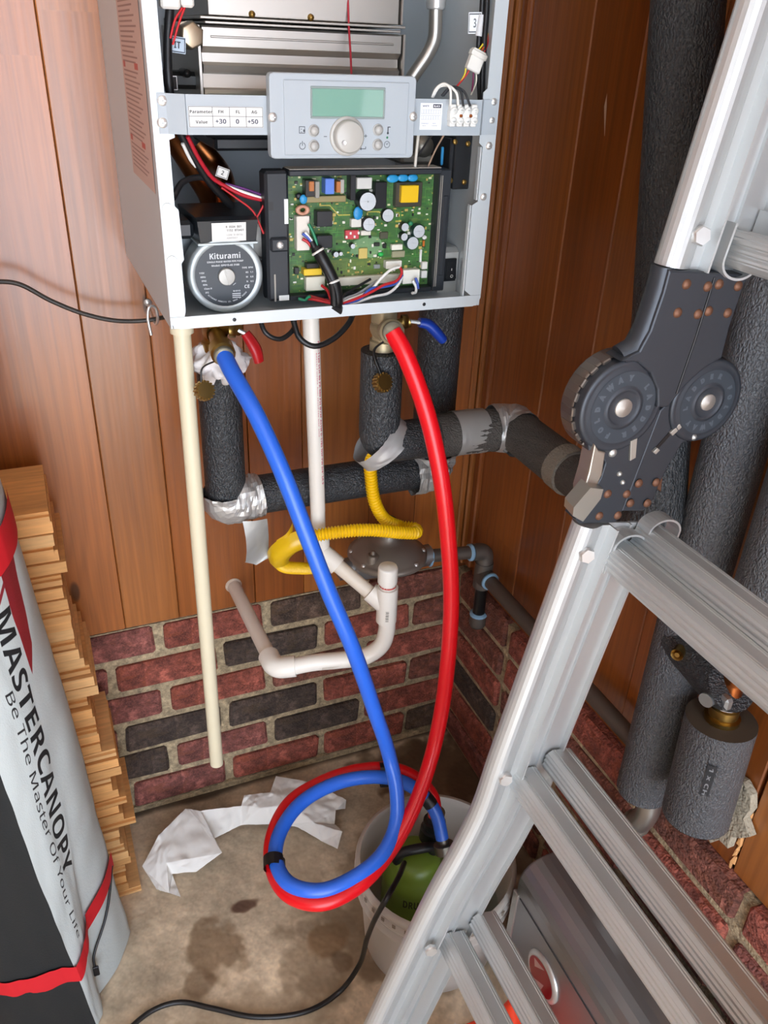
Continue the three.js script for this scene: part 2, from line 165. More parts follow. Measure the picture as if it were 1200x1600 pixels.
// ---------- measured positions in metres ----------
const D = {"blue":[[-0.5346,1.0437,0.275],[-0.5305,1.0304,0.295],[-0.5147,0.9911,0.345],[-0.4959,0.9322,0.385],[-0.4737,0.8517,0.415],[-0.4509,0.7726,0.435],[-0.4243,0.6917,0.45],[-0.388,0.5672,0.45],[-0.3631,0.475,0.4544],[-0.3611,0.425,0.4843],[-0.3725,0.39,0.5103],[-0.4038,0.372,0.5364],[-0.4501,0.362,0.5501],[-0.5026,0.358,0.5508],[-0.5391,0.357,0.5243],[-0.5463,0.357,0.4815],[-0.5285,0.36,0.44],[-0.484,0.366,0.4026],[-0.4215,0.37,0.3881],[-0.3646,0.37,0.3953],[-0.3237,0.362,0.4098],[-0.2944,0.345,0.4296],[-0.2743,0.315,0.4518],[-0.2694,0.275,0.4745]],"red":[[-0.3445,1.0828,0.355],[-0.3337,1.0593,0.37],[-0.3123,0.9928,0.395],[-0.295,0.9106,0.415],[-0.282,0.8107,0.43],[-0.2753,0.7219,0.44],[-0.2772,0.6286,0.45],[-0.2824,0.5375,0.455],[-0.3022,0.455,0.4701],[-0.3428,0.405,0.5041],[-0.3883,0.368,0.5308],[-0.4482,0.352,0.5583],[-0.5059,0.346,0.5605],[-0.5427,0.343,0.5294],[-0.5516,0.343,0.4819],[-0.5374,0.346,0.4319],[-0.4976,0.352,0.3859],[-0.441,0.356,0.3673],[-0.3754,0.36,0.3672],[-0.3143,0.355,0.3835],[-0.2825,0.34,0.4066],[-0.2681,0.32,0.4284],[-0.2674,0.29,0.4414]],"yel":[[-0.3165,0.8736,0.222],[-0.3129,0.8214,0.225],[-0.3059,0.7731,0.23],[-0.2883,0.7402,0.232],[-0.2623,0.7236,0.232],[-0.2425,0.7225,0.245],[-0.2463,0.7235,0.258],[-0.2757,0.7315,0.262],[-0.3241,0.7454,0.262],[-0.3647,0.7499,0.26],[-0.4133,0.7476,0.255],[-0.4464,0.7379,0.25],[-0.4613,0.714,0.235],[-0.4461,0.6682,0.2],[-0.4077,0.6363,0.17],[-0.348,0.5977,0.125],[-0.3149,0.587,0.115]],"cord":[[-0.336,0.25,0.4775],[-0.3667,0.28,0.5193],[-0.3978,0.29,0.5498],[-0.4101,0.24,0.5417],[-0.414,0.16,0.5207],[-0.4198,0.06,0.5028],[-0.4529,0.008,0.5029],[-0.5118,0.006,0.5125],[-0.5919,0.006,0.4913],[-0.6562,0.006,0.451],[-0.7028,0.006,0.423],[-0.7436,0.006,0.4204],[-0.7862,0.006,0.4382],[-0.8398,0.006,0.4875]],"cable":[[-0.8247,1.0916,0.045],[-0.7782,1.0942,0.05],[-0.7555,1.0894,0.05],[-0.7193,1.0647,0.05],[-0.6806,1.0442,0.05],[-0.6393,1.0311,0.05],[-0.5999,1.028,0.05],[-0.5739,1.0335,0.06],[-0.5616,1.0494,0.1]],
"comps":[[-0.4396,1.2442,0.0113,0.0175,0.012,"#1a1712","b","coil_core"],[-0.4383,1.2466,0.0058,0.0102,0.014,"#b06a35","b","copper_winding"],[-0.4317,1.2429,0.0049,0.0175,0.014,"#8f8c84","b","choke_plate"],[-0.4173,1.2462,0.0105,0.0164,0.014,"#5b7fd0","b","blue_capacitor"],[-0.4064,1.2452,0.0056,0.0118,0.013,"#b06a35","b","copper_winding"],[-0.4025,1.2459,0.0042,0.0147,0.014,"#a7a49c","b","choke_plate"],[-0.4192,1.2316,0.0479,0.0068,0.006,"#8c7f55","b","choke_base"],[-0.4515,1.236,0.0039,0.0035,0.01,"#15171a","d","varistor"],[-0.4469,1.2328,0.0045,0.005,0.012,"#2b8fc4","d","disc_capacitor"],[-0.4471,1.2211,0.0171,0.0083,0.012,"#c08c74","r","ferrite_ring"],[-0.4478,1.1964,0.0152,0.0374,0.011,"#d6cfc4","b","connector"],[-0.4226,1.2115,0.0187,0.017,0.012,"#17181b","b","relay"],[-0.4226,1.1864,0.019,0.0143,0.012,"#17181b","b","relay"],[-0.3894,1.2441,0.0067,0.0267,0.013,"#141518","b","heat_sink"],[-0.3769,1.249,0.0178,0.0119,0.016,"#c9c8c2","b","film_capacitor"],[-0.3724,1.2294,0.011,0.0097,0.016,"#202226","c","electrolytic_capacitor"],[-0.3542,1.2348,0.0146,0.0288,0.01,"#121316","b","heat_sink"],[-0.3391,1.2523,0.0077,0.0045,0.009,"#2b93c8","d","disc_capacitor"],[-0.3262,1.2529,0.007,0.0042,0.009,"#2b93c8","d","disc_capacitor"],[-0.314,1.2527,0.0067,0.0042,0.009,"#2b93c8","d","disc_capacitor"],[-0.3806,1.2157,0.0058,0.0074,0.009,"#2485bd","d","disc_capacitor"],[-0.3181,1.2345,0.0339,0.027,0.008,"#3a372c","b","transformer_core"],[-0.3194,1.2361,0.0218,0.0187,0.014,"#dfb416","b","transformer_winding"],[-0.3426,1.2118,0.0078,0.0053,0.006,"#1c1d20","c","electrolytic_capacitor"],[-0.3674,1.2031,0.008,0.0072,0.009,"#3b3c3e","c","electrolytic_capacitor"],[-0.3823,1.2048,0.0124,0.0093,0.007,"#cfcdc4","b","connector"],[-0.3864,1.1915,0.017,0.01,0.005,"#b8434a","b","dip_switch"],[-0.3692,1.1928,0.0123,0.0054,0.005,"#d6d2c4","b","connector"],[-0.3214,1.1984,0.0051,0.0045,0.009,"#20211f","c","electrolytic_capacitor"],[-0.3127,1.2017,0.0031,0.0027,0.007,"#2f7d57","d","disc_capacitor"],[-0.3034,1.1931,0.0081,0.0071,0.01,"#24413c","c","electrolytic_capacitor"],[-0.3217,1.1873,0.0047,0.0042,0.009,"#20211f","c","electrolytic_capacitor"],[-0.3108,1.1798,0.0081,0.0072,0.01,"#24413c","c","electrolytic_capacitor"],[-0.293,1.1848,0.003,0.0026,0.006,"#d8d8d4","d","ceramic_capacitor"],[-0.3713,1.1691,0.011,0.0122,0.003,"#c0ab62","b","microchip"],[-0.3489,1.1673,0.0036,0.0026,0.005,"#2aa84c","d","indicator_light"],[-0.3289,1.175,0.0142,0.0065,0.006,"#d8d4c6","b","connector"],[-0.3255,1.1661,0.0169,0.0076,0.003,"#8f8c70","b","driver_chip"],[-0.386,1.1789,0.0031,0.0029,0.007,"#1d1e1d","c","electrolytic_capacitor"],[-0.4068,1.1704,0.0034,0.0032,0.007,"#1d1e1d","c","electrolytic_capacitor"],[-0.4008,1.1709,0.0024,0.0022,0.007,"#1d1e1d","c","electrolytic_capacitor"],[-0.4359,1.1576,0.0153,0.0096,0.009,"#1b1a14","b","transformer_core"],[-0.4368,1.153,0.0218,0.0074,0.012,"#d8b52a","b","transformer_winding"],[-0.4541,1.1538,0.0057,0.0079,0.005,"#1d1f1c","b","microchip"],[-0.37,1.1384,0.09,0.01,0.007,"#c9c4b2","b","connector"],[-0.4326,1.1387,0.0232,0.0163,0.009,"#cfcab8","b","connector"],[-0.3102,1.14,0.0222,0.017,0.01,"#dcd9cd","b","connector"],[-0.3336,1.1553,0.0206,0.009,0.009,"#dcd8cc","b","connector"],[-0.291,1.1515,0.0076,0.0088,0.006,"#cfcdc6","b","terminal"],[-0.2908,1.1407,0.0076,0.0089,0.006,"#cfcdc6","b","terminal"],[-0.2956,1.1627,0.0026,0.015,0.003,"#d8d8d4","b","resistor"],[-0.2925,1.1772,0.0026,0.0072,0.003,"#c06a2a","b","resistor"],[-0.3539,1.1787,0.0071,0.0042,0.003,"#2a2c28","b","microchip"],[-0.344,1.1767,0.0047,0.0055,0.003,"#23241f","b","microchip"],[-0.3529,1.1528,0.008,0.0049,0.003,"#8a8f8c","b","microchip"],[-0.3452,1.1886,0.0107,0.008,0.0025,"#4a4a3a","b","microchip"]],"harness":[[[-0.4346,1.1805,0.335],[-0.4315,1.1738,0.3405],[-0.425,1.1608,0.346],[-0.4193,1.1461,0.3515],[-0.4177,1.1346,0.357],[-0.4187,1.1217,0.3625],[-0.4215,1.117,0.368]],[[-0.4397,1.188,0.333],[-0.4337,1.1737,0.3396],[-0.4284,1.1626,0.3462],[-0.4231,1.1466,0.3528],[-0.422,1.1355,0.3594],[-0.4233,1.1214,0.366]]],"wires":[["#e9e6e0",[[-0.3293,1.1543,0.333],[-0.3421,1.1529,0.3378],[-0.3562,1.145,0.3427],[-0.3702,1.134,0.3475],[-0.3876,1.1282,0.3523],[-0.4032,1.1257,0.3572],[-0.4135,1.1228,0.362]]],["#b8272c",[[-0.3283,1.1535,0.333],[-0.3278,1.1488,0.3378],[-0.3363,1.1406,0.3427],[-0.3544,1.1379,0.3475],[-0.372,1.1321,0.3523],[-0.3929,1.1266,0.3572],[-0.4135,1.1228,0.362]]],["#e9e6e0",[[-0.325,1.1426,0.333],[-0.3326,1.1345,0.3388],[-0.3473,1.1269,0.3446],[-0.3693,1.1257,0.3504],[-0.389,1.1228,0.3562],[-0.4066,1.1207,0.362]]],["#3a55a8",[[-0.3251,1.1442,0.333],[-0.3363,1.1363,0.3388],[-0.3548,1.1348,0.3446],[-0.3731,1.1349,0.3504],[-0.389,1.1253,0.3562],[-0.41,1.1218,0.362]]],["#a3a5a8",[[-0.3574,1.1395,0.333],[-0.3724,1.1338,0.3397],[-0.3889,1.1284,0.3465],[-0.4052,1.1264,0.3533],[-0.4144,1.1224,0.36]]],["#1c1c1e",[[-0.366,1.1414,0.332],[-0.381,1.1375,0.339],[-0.3958,1.1336,0.346],[-0.4086,1.129,0.353],[-0.4161,1.1225,0.36]]],["#b8272c",[[-0.4273,1.138,0.333],[-0.4235,1.1344,0.342],[-0.4232,1.1286,0.351],[-0.4229,1.123,0.36]]],["#b8272c",[[-0.4465,1.1257,0.34],[-0.4386,1.1253,0.3467],[-0.4291,1.124,0.3533],[-0.4221,1.1229,0.36]]],["#8e1c22",[[-0.4442,1.1282,0.338],[-0.4348,1.1263,0.3453],[-0.4271,1.1253,0.3527],[-0.4212,1.1245,0.36]]],["#1f7a54",[[-0.4429,1.2077,0.333],[-0.4383,1.1987,0.334],[-0.4346,1.1882,0.335],[-0.433,1.1806,0.336]]],["#e6e4de",[[-0.447,1.1988,0.333],[-0.4425,1.1928,0.334],[-0.4371,1.1852,0.335],[-0.4336,1.1799,0.336]]],["#3a55a8",[[-0.4503,1.1975,0.333],[-0.4441,1.1929,0.334],[-0.4387,1.1853,0.335],[-0.4341,1.1792,0.336]]],["#b8272c",[[-0.4503,1.1914,0.333],[-0.445,1.1884,0.334],[-0.4396,1.1823,0.335],[-0.4341,1.1776,0.336]]],["#1f7a54",[[-0.4583,1.1265,0.34],[-0.4504,1.1248,0.3417],[-0.4476,1.1282,0.3433],[-0.4448,1.1293,0.345]]],["#e6e4de",[[-0.3113,1.137,0.334],[-0.3071,1.1289,0.336],[-0.3086,1.1235,0.338],[-0.3141,1.1236,0.34]]],["#3a55a8",[[-0.3073,1.1399,0.333],[-0.3053,1.1337,0.3355],[-0.3051,1.1275,0.338]]]],"bw":{"loomL":[[-0.5735,1.4341,0.335],[-0.58,1.4033,0.34],[-0.5845,1.3771,0.342],[-0.5867,1.3448,0.345],[-0.582,1.3109,0.34],[-0.5666,1.2804,0.33],[-0.5475,1.2507,0.318],[-0.5343,1.2363,0.31],[-0.5214,1.2231,0.3]],"redL":[[-0.5687,1.4078,0.345],[-0.5763,1.3983,0.347],[-0.5826,1.3825,0.348]],"redL2":[[-0.5655,1.41,0.345],[-0.573,1.3958,0.347],[-0.5807,1.3773,0.348]],"redL3":[[-0.5726,1.298,0.345],[-0.5601,1.2749,0.335],[-0.546,1.2561,0.325],[-0.5368,1.2498,0.322],[-0.5127,1.2374,0.32],[-0.4896,1.2313,0.318]],"whiteL":[[-0.5769,1.2909,0.338],[-0.5683,1.2743,0.33],[-0.5626,1.2675,0.325]],"whiteL2":[[-0.5351,1.2489,0.32],[-0.5125,1.2407,0.32],[-0.4888,1.2326,0.318]],"purpleL":[[-0.5312,1.2491,0.318],[-0.5084,1.2429,0.318],[-0.4882,1.2356,0.316]],"blackL":[[-0.5913,1.2391,0.34],[-0.5786,1.2529,0.33],[-0.5598,1.2562,0.32],[-0.5454,1.2534,0.315]],"redL4":[[-0.537,1.2464,0.325],[-0.521,1.2351,0.325],[-0.504,1.2215,0.325],[-0.4927,1.1974,0.325]],"redL5":[[-0.4916,1.2278,0.325],[-0.4977,1.2179,0.325],[-0.5023,1.2114,0.325]],"redTop":[[-0.3884,1.4354,0.3],[-0.39,1.401,0.31],[-0.3929,1.3719,0.325],[-0.3974,1.3546,0.34]],"whiteR":[[-0.3312,1.3092,0.372],[-0.3227,1.2847,0.35],[-0.3145,1.2616,0.33]],"brownR":[[-0.295,1.3019,0.36],[-0.2974,1.2841,0.345],[-0.2985,1.2641,0.33]],"darkR":[[-0.3098,1.3019,0.36],[-0.3096,1.2869,0.34],[-0.3122,1.2758,0.33]],"arcW1":[[-0.3164,1.3385,0.368],[-0.3137,1.3473,0.372],[-0.308,1.3519,0.378],[-0.3039,1.3481,0.384],[-0.3038,1.3321,0.388]],"arcW2":[[-0.3156,1.3385,0.368],[-0.3108,1.3485,0.372],[-0.3034,1.3502,0.378],[-0.2961,1.344,0.384],[-0.2947,1.3323,0.388]],"arcB1":[[-0.3051,1.3399,0.368],[-0.2987,1.3476,0.372],[-0.2905,1.3469,0.38],[-0.2886,1.3317,0.388]],"arcB2":[[-0.3036,1.34,0.368],[-0.2958,1.3488,0.372],[-0.2859,1.3458,0.38],[-0.2803,1.3318,0.388]],"cabR":[[-0.2437,1.448,0.335],[-0.2419,1.4191,0.335],[-0.2416,1.3952,0.335],[-0.2406,1.3645,0.335],[-0.2379,1.3327,0.335]],"cabR2":[[-0.2463,1.448,0.33],[-0.2448,1.4131,0.33],[-0.2454,1.3889,0.33],[-0.2376,1.3323,0.33]],"connUp":[[[-0.2382,1.4002,0.335],[-0.2418,1.3922,0.336],[-0.2491,1.384,0.338]],[[-0.2382,1.4002,0.335],[-0.2394,1.3917,0.336],[-0.2458,1.3829,0.338]],[[-0.2382,1.4002,0.335],[-0.2377,1.3905,0.336],[-0.2425,1.3818,0.338]]],"connDn":[[[-0.2632,1.3671,0.338],[-0.263,1.3602,0.336],[-0.2675,1.3479,0.33]],[[-0.2582,1.3653,0.338],[-0.2613,1.359,0.336],[-0.2698,1.3466,0.33]],[[-0.2501,1.3631,0.338],[-0.2479,1.353,0.336],[-0.2499,1.3399,0.33]],[[-0.2532,1.363,0.338],[-0.2519,1.3529,0.336],[-0.2492,1.3412,0.33]]],"power":[[-0.2324,1.2191,0.335],[-0.2334,1.2044,0.335],[-0.2315,1.177,0.33],[-0.2282,1.1447,0.325],[-0.2244,1.1151,0.32]],"pipeS":[[-0.2663,1.4495,0.26],[-0.2668,1.425,0.26],[-0.2667,1.3923,0.26],[-0.2738,1.3772,0.26],[-0.2865,1.3591,0.258],[-0.3042,1.3332,0.255]],"copper1":[[-0.5756,1.301,0.22],[-0.5616,1.279,0.21],[-0.5402,1.2446,0.2],[-0.5227,1.214,0.19],[-0.5189,1.1877,0.19]],"copper2":[[-0.5245,1.2707,0.15],[-0.5046,1.2463,0.16],[-0.5049,1.2334,0.2],[-0.5156,1.2074,0.24]],"loopUnder":[[-0.4948,1.0967,0.3],[-0.4903,1.0797,0.31],[-0.4731,1.0704,0.31],[-0.453,1.0776,0.3],[-0.4451,1.0872,0.28]],"loopUnder2":[[-0.4528,1.0895,0.3],[-0.4481,1.0698,0.31],[-0.4317,1.0594,0.315],[-0.405,1.0645,0.31],[-0.3804,1.0799,0.3],[-0.3709,1.0885,0.29]]},"bwpt":{"hexnut":[-0.559,1.3857,0.31],"itlabel":[-0.5742,1.3773,0.335],"qlabel":[-0.5825,1.3444,0.335],"tag2":[-0.5353,1.2612,0.327],"connR":[-0.253,1.3736,0.34],"labE":[-0.2522,1.4092,0.33],"conT":[-0.5743,1.4111,0.345],"term":[-0.2857,1.3224,0.378],"stkR":[-0.3213,1.3209,0.378],"stkL":[-0.54,1.3183,0.379],"white_cyl":[-0.4852,1.1832,0.29]},"bag":{"F0":[-0.8162,0.0,0.4188],"F1":[-0.8718,0.5823,0.41],"B0":[-0.7585,0.0,0.2444],"W":0.1837,"ax":[-0.095,0.9954,-0.0151],"sx":[0.3124,0.0154,-0.9498]}};
const BAGF = [[0, -0.831, 0.412], [0.193, -0.8462, 0.41], [0.416, -0.8632, 0.41], [0.7, -0.8784, 0.41], [0.882, -0.89, 0.41]];
const BAGM = [[0, -0.822, 0.36], [0.25, -0.819, 0.355], [0.54, -0.811, 0.355], [0.8, -0.8165, 0.355]];
const BAGB = [[0, -0.757, 0.26], [0.108, -0.7636, 0.27], [0.341, -0.7755, 0.27], [0.58, -0.7879, 0.27], [1.005, -0.8161, 0.27]];
const BAGT = { main: 0.44, m0: 0.80, m1: 0.33, sub: 0.27, s0: 0.69, s1: 0.2, l0: 0.88, l1: 0.68 }, BAGS = { a: 0.02, t0: 0.86, t1: 0.03 };
const PAPERV = [[-0.7216, 0.012, 0.148], [-0.6832, 0.05, 0.1208], [-0.624, 0.055, 0.0795], [-0.5768, 0.03, 0.1858], [-0.6296, 0.012, 0.1963], [-0.6719, 0.006, 0.1798], [-0.679, 0.035, 0.1738], [-0.6839, 0.004, 0.217], [-0.6655, 0.003, 0.2317], [-0.7039, 0.004, 0.2009], [-0.5964, 0.05, 0.0913], [-0.5174, 0.04, 0.0981], [-0.5234, 0.006, 0.116], [-0.5846, 0.006, 0.1297], [-0.5072, 0.05, 0.0827], [-0.4572, 0.055, 0.0982], [-0.4252, 0.05, 0.1393], [-0.4509, 0.006, 0.1417], [-0.4334, 0.05, 0.0565], [-0.3618, 0.045, 0.1003], [-0.312, 0.03, 0.1502], [-0.3156, 0.01, 0.1552], [-0.3394, 0.025, 0.163], [-0.3489, 0.012, 0.1844], [-0.3431, 0.02, 0.2134], [-0.3612, 0.004, 0.2364], [-0.3837, 0.004, 0.2087], [-0.3937, 0.03, 0.1785], [-0.4197, 0.004, 0.1582], [-0.4851, 0.05, 0.127]];
const PAPERF = [[0, 1, 6], [1, 2, 6], [2, 3, 6], [3, 4, 6], [4, 5, 6], [0, 6, 7], [0, 7, 9], [6, 5, 7], [7, 8, 5], [2, 10, 3], [10, 11, 13], [11, 12, 13], [10, 13, 3], [11, 14, 29], [11, 29, 12], [14, 15, 29], [15, 16, 29], [29, 16, 17], [29, 17, 12], [15, 18, 16], [18, 19, 16], [19, 20, 22], [20, 21, 22], [19, 22, 16], [22, 23, 27], [16, 22, 27], [16, 27, 17], [27, 28, 17], [23, 24, 27], [24, 25, 26], [24, 26, 27], [27, 26, 28]];
// ---------- surfaces ----------
const woodTex = tex(512, 1024, (u, v) => {            // 0.5 m x 1.0 m of varnished panelling
  const x = u * 0.5, y = v;
  let warp = (fbm(x * 9, y * 2.2, 3, 3) - 0.5) * 0.05, kn = 0;
  for (const [kx, ky, kr] of [[0.1, 0.2, 0.014], [0.33, 0.63, 0.011], [0.42, 0.12, 0.008], [0.2, 0.86, 0.009]]) { const d = Math.hypot((x - kx) * 1.5, (y - ky) * 0.55); warp += 0.02 * Math.exp(-d * d / (kr * kr * 9)) * Math.sign(x - kx + 1e-6); kn = Math.max(kn, sm(kr, kr * 0.5, d)); }
  const ring = 0.5 + 0.5 * Math.sin((x + warp) * 330 + fbm(x * 30, y * 1.4, 9, 3) * 5), fine = fbm(x * 420, y * 9, 5, 2), blot = fbm(x * 7, y * 2.6, 11, 3);
  let k = 0.86 + 0.09 * (1 - ring * ring) * 0.6 + 0.15 * (fine - 0.5) + 0.32 * (blot - 0.5); k *= 1 - 0.45 * kn;
  return [178 * k, 107 * k * (0.96 + 0.08 * blot), 48 * k * (0.92 + 0.14 * blot)];
});
const woodBump = tex(256, 512, (u, v) => { const f = 255 * (0.5 * fbm(u * 120, v * 8, 5, 2) + 0.5 * fbm(u * 22, v * 16, 8, 3)); return [f, f, f]; }, false);
for (const t of [woodTex, woodBump]) t.repeat.set(2, 1);
const woodM = [0xffffff, 0xf3e6dc, 0xfff4e6, 0xe6d3c4].map((c) => mat(c, { map: woodTex, bumpMap: woodBump, bumpScale: 0.0006, roughness: 0.38, clearcoat: 0.7, clearcoatRoughness: 0.22, side: THREE.FrontSide }));
const grooveM = mat(0x8a5026, { roughness: 0.7 });
const brickTex = tex(256, 256, (u, v) => { const n = fbm(u * 26, v * 26, 2, 4), m = fbm(u * 6, v * 6, 31, 3), s = vn(u * 120, v * 120, 4); let k = 0.6 + 1.0 * n * m + 0.26 * (s - 0.5); const w = sm(0.56, 0.72, fbm(u * 9, v * 16, 77, 4)) * 0.5; return [210 * k * (1 - w) + 190 * w, 205 * k * (1 - w) + 178 * w, 205 * k * (1 - w) + 150 * w]; });
const brickBump = tex(256, 256, (u, v) => { const f = 255 * (0.6 * fbm(u * 30, v * 30, 2, 4) + 0.4 * fbm(u * 90, v * 90, 6, 2)); return [f, f, f]; }, false);
for (const t of [brickTex, brickBump]) t.repeat.set(5, 5);
const brickM = {}; for (const [k, c] of Object.entries({ red: 0xcc7460, pur: 0xbc766a, dark: 0x86705f, black: 0x6c5d52, brown: 0xac6e5c })) brickM[k] = mat(c, { map: brickTex, bumpMap: brickBump, bumpScale: 0.005, roughness: 0.92 });
const mortarTex = tex(256, 256, (u, v) => { const k = 0.75 + 0.5 * (fbm(u * 30, v * 30, 3, 4) - 0.2) + 0.18 * (vn(u * 128, v * 128, 2) - 0.5); return [188 * k, 168 * k, 134 * k]; }); mortarTex.repeat.set(4, 4);
const mortarM = mat(0xffffff, { map: mortarTex, bumpMap: brickBump, bumpScale: 0.004, roughness: 0.95 });
const concTex = tex(1024, 1024, (u, v) => {           // 1.3 m square; u runs along x from -1.3, v along z from 0
  const x = u * 1.3 - 1.3, z = v * 1.3, a = fbm(u * 9, v * 9, 21, 5), b = fbm(u * 60, v * 60, 5, 3), s = vn(u * 400, v * 400, 9);
  let k = 0.72 + 0.42 * a + 0.22 * (b - 0.5) + 0.08 * (s - 0.5), c = [222 * k, 203 * k, 174 * k];
  const st = (cx, cz, rx, rz, col, am) => { const d = Math.hypot((x - cx) / rx, (z - cz) / rz) + (fbm(u * 40, v * 40, 44, 3) - 0.5) * 1.1, w = sm(1.05, 0.6, d) * am; for (let i = 0; i < 3; i++) c[i] = c[i] * (1 - w) + col[i] * w; };
  st(-0.562, 0.286, 0.028, 0.014, [70, 40, 28], 0.7); st(-0.626, 0.345, 0.05, 0.06, [104, 78, 52], 0.55); st(-0.67, 0.40, 0.03, 0.03, [96, 72, 48], 0.5);
  st(-0.436, 0.405, 0.04, 0.03, [150, 104, 58], 0.6); st(-0.43, 0.45, 0.02, 0.022, [92, 70, 50], 0.6); st(-0.45, 0.43, 0.1, 0.1, [122, 104, 82], 0.5);
  st(-0.08, 0.12, 0.13, 0.12, [84, 58, 36], 0.75); st(-0.15, 0.05, 0.16, 0.05, [92, 74, 54], 0.7); st(-0.04, 0.3, 0.08, 0.2, [80, 60, 42], 0.6); st(-0.2, 0.26, 0.1, 0.07, [112, 92, 70], 0.5);
  st(-0.30, 0.4, 0.14, 0.18, [108, 88, 66], 0.45); st(-0.6, 0.5, 0.25, 0.06, [128, 108, 84], 0.4); st(-0.45, 0.2, 0.08, 0.1, [176, 156, 130], 0.4);
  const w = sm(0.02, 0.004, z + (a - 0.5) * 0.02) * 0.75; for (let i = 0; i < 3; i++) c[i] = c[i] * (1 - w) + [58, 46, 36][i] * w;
  return c;
}, true, THREE.MirroredRepeatWrapping);
const concBump = tex(512, 512, (u, v) => { const f = 255 * (0.6 * fbm(u * 40, v * 40, 5, 4) + 0.4 * vn(u * 200, v * 200, 9)); return [f, f, f]; }, false, THREE.MirroredRepeatWrapping);
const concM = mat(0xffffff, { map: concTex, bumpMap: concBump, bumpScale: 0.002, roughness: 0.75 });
const plainM = mat(0xb8b6b0, { roughness: 0.9 });
const whiteWallM = mat(0xf0ede6, { roughness: 0.9 });

// ---------- room shell ----------
const slab = (x0, x1, y0, y1, z0, z1) => bx(x0, x1, y0, y1, z0, z1, 0.001);
{
  const f = struct('floor'); const g = slab(-4.2, 0.2, -0.12, 0, -0.2, 3.3);
  const p = g.attributes.position, uv = g.attributes.uv; for (let i = 0; i < p.count; i++) uv.setXY(i, (p.getX(i) + 1.3) / 1.3, p.getZ(i) / 1.3);
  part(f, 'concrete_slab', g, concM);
  const dw = struct('driveway'); part(dw, 'driveway_slab', slab(-9, 7, -0.14, -0.02, 3.3, 16), plainM);
  const c = struct('ceiling'); part(c, 'ceiling_board', slab(-4.2, 0.2, 2.5, 2.6, -0.2, 3.5), whiteWallM);
  const l = struct('wall_left'); part(l, 'panelling', slab(-4.2, -4.05, 0, 2.5, -0.2, 3.5), woodM[0]);
  const fr = struct('wall_front');
  part(fr, 'plaster', mg(slab(-4.05, -2.3, 0, 2.5, 3.3, 3.45), slab(-0.12, 0.2, 0, 2.5, 3.3, 3.45), slab(-2.3, -0.12, 2.15, 2.5, 3.3, 3.45)), whiteWallM);
}
// planks: shared material variants, every plank a mesh of its own
const TOP = 0.458;
function plank(parent, g, k) { const o = [rnd() * 3, rnd() * 3]; boxUV(g, o[0], o[1]); part(parent, 'plank', g, woodM[k % 4]); }
{
  const w = struct('wall_back');
  part(w, 'wall_core', slab(-4.2, 0.2, 0, 2.5, -0.2, -0.011), grooveM);
  const xs = [0, -0.028, -0.125, -0.22, -0.35, -0.445, -0.587, -0.683, -0.83, -0.94, -1.1, -1.2, -1.36, -1.5, -4.05];
  for (let i = 1; i < xs.length - 1; i++) plank(w, bx(xs[i + 1] + 0.0005, xs[i] - 0.0005, TOP + 0.002, 2.5, -0.011, 0, [5, 6].includes(i) ? 0.0016 : 0.0009), [0, 2, 1, 0, 3, 1, 0, 2, 0, 1, 2, 0, 1, 0][i]);
  // brick base: mortar bed and bricks
  part(w, 'mortar', mg(slab(-4.05, -0.018, 0, TOP - 0.004, -0.012, -0.006), slab(-1.6, -0.018, 0, 0.014, -0.006, 0.004)), mortarM);
  const rows = [['pur', 'red', 'dark', 'brown'], ['pur', 'red', 'black', 'red', 'brown'], ['pur', 'red', 'brown', 'red'], ['brown', 'black', 'black', 'red', 'brown'], ['black', 'pur', 'black', 'red'], ['red', 'pur', 'red', 'red', 'dark']];
  const vars = Array.from({ length: 5 }, () => boxUV(cbox(0, 0, 0, 0.185, 0.059, 0.03, 0.005, 0.006), rnd() * 3, rnd() * 3)), half = cbox(0, 0, 0, 0.082, 0.059, 0.03, 0.005, 0.006);
  for (let r = 0; r < 6; r++) {
    const odd = r % 2 === 0, x0 = odd ? -0.83 : -0.9225, y = TOP - 0.0345 - 0.0752 * r, n = odd ? 4 : 5;
    const cols = odd ? rows[r] : rows[r];
    for (let k = -3; k < n; k++) {
      const last = !odd && k === n - 1, cx = last ? -0.068 : x0 + 0.2025 * (k + 0.5);
      const m = shade(new THREE.Mesh(last ? half : vars[Math.floor(rnd() * 5)], brickM[k < 0 ? ['red', 'pur', 'black'][(k + 3 + r) % 3] : cols[k]]));
      m.name = 'brick'; m.position.set(cx, y, -0.011 + rnd() * 0.002); m.rotation.z = (rnd() - 0.5) * 0.012; w.add(m);
    }
  }
}
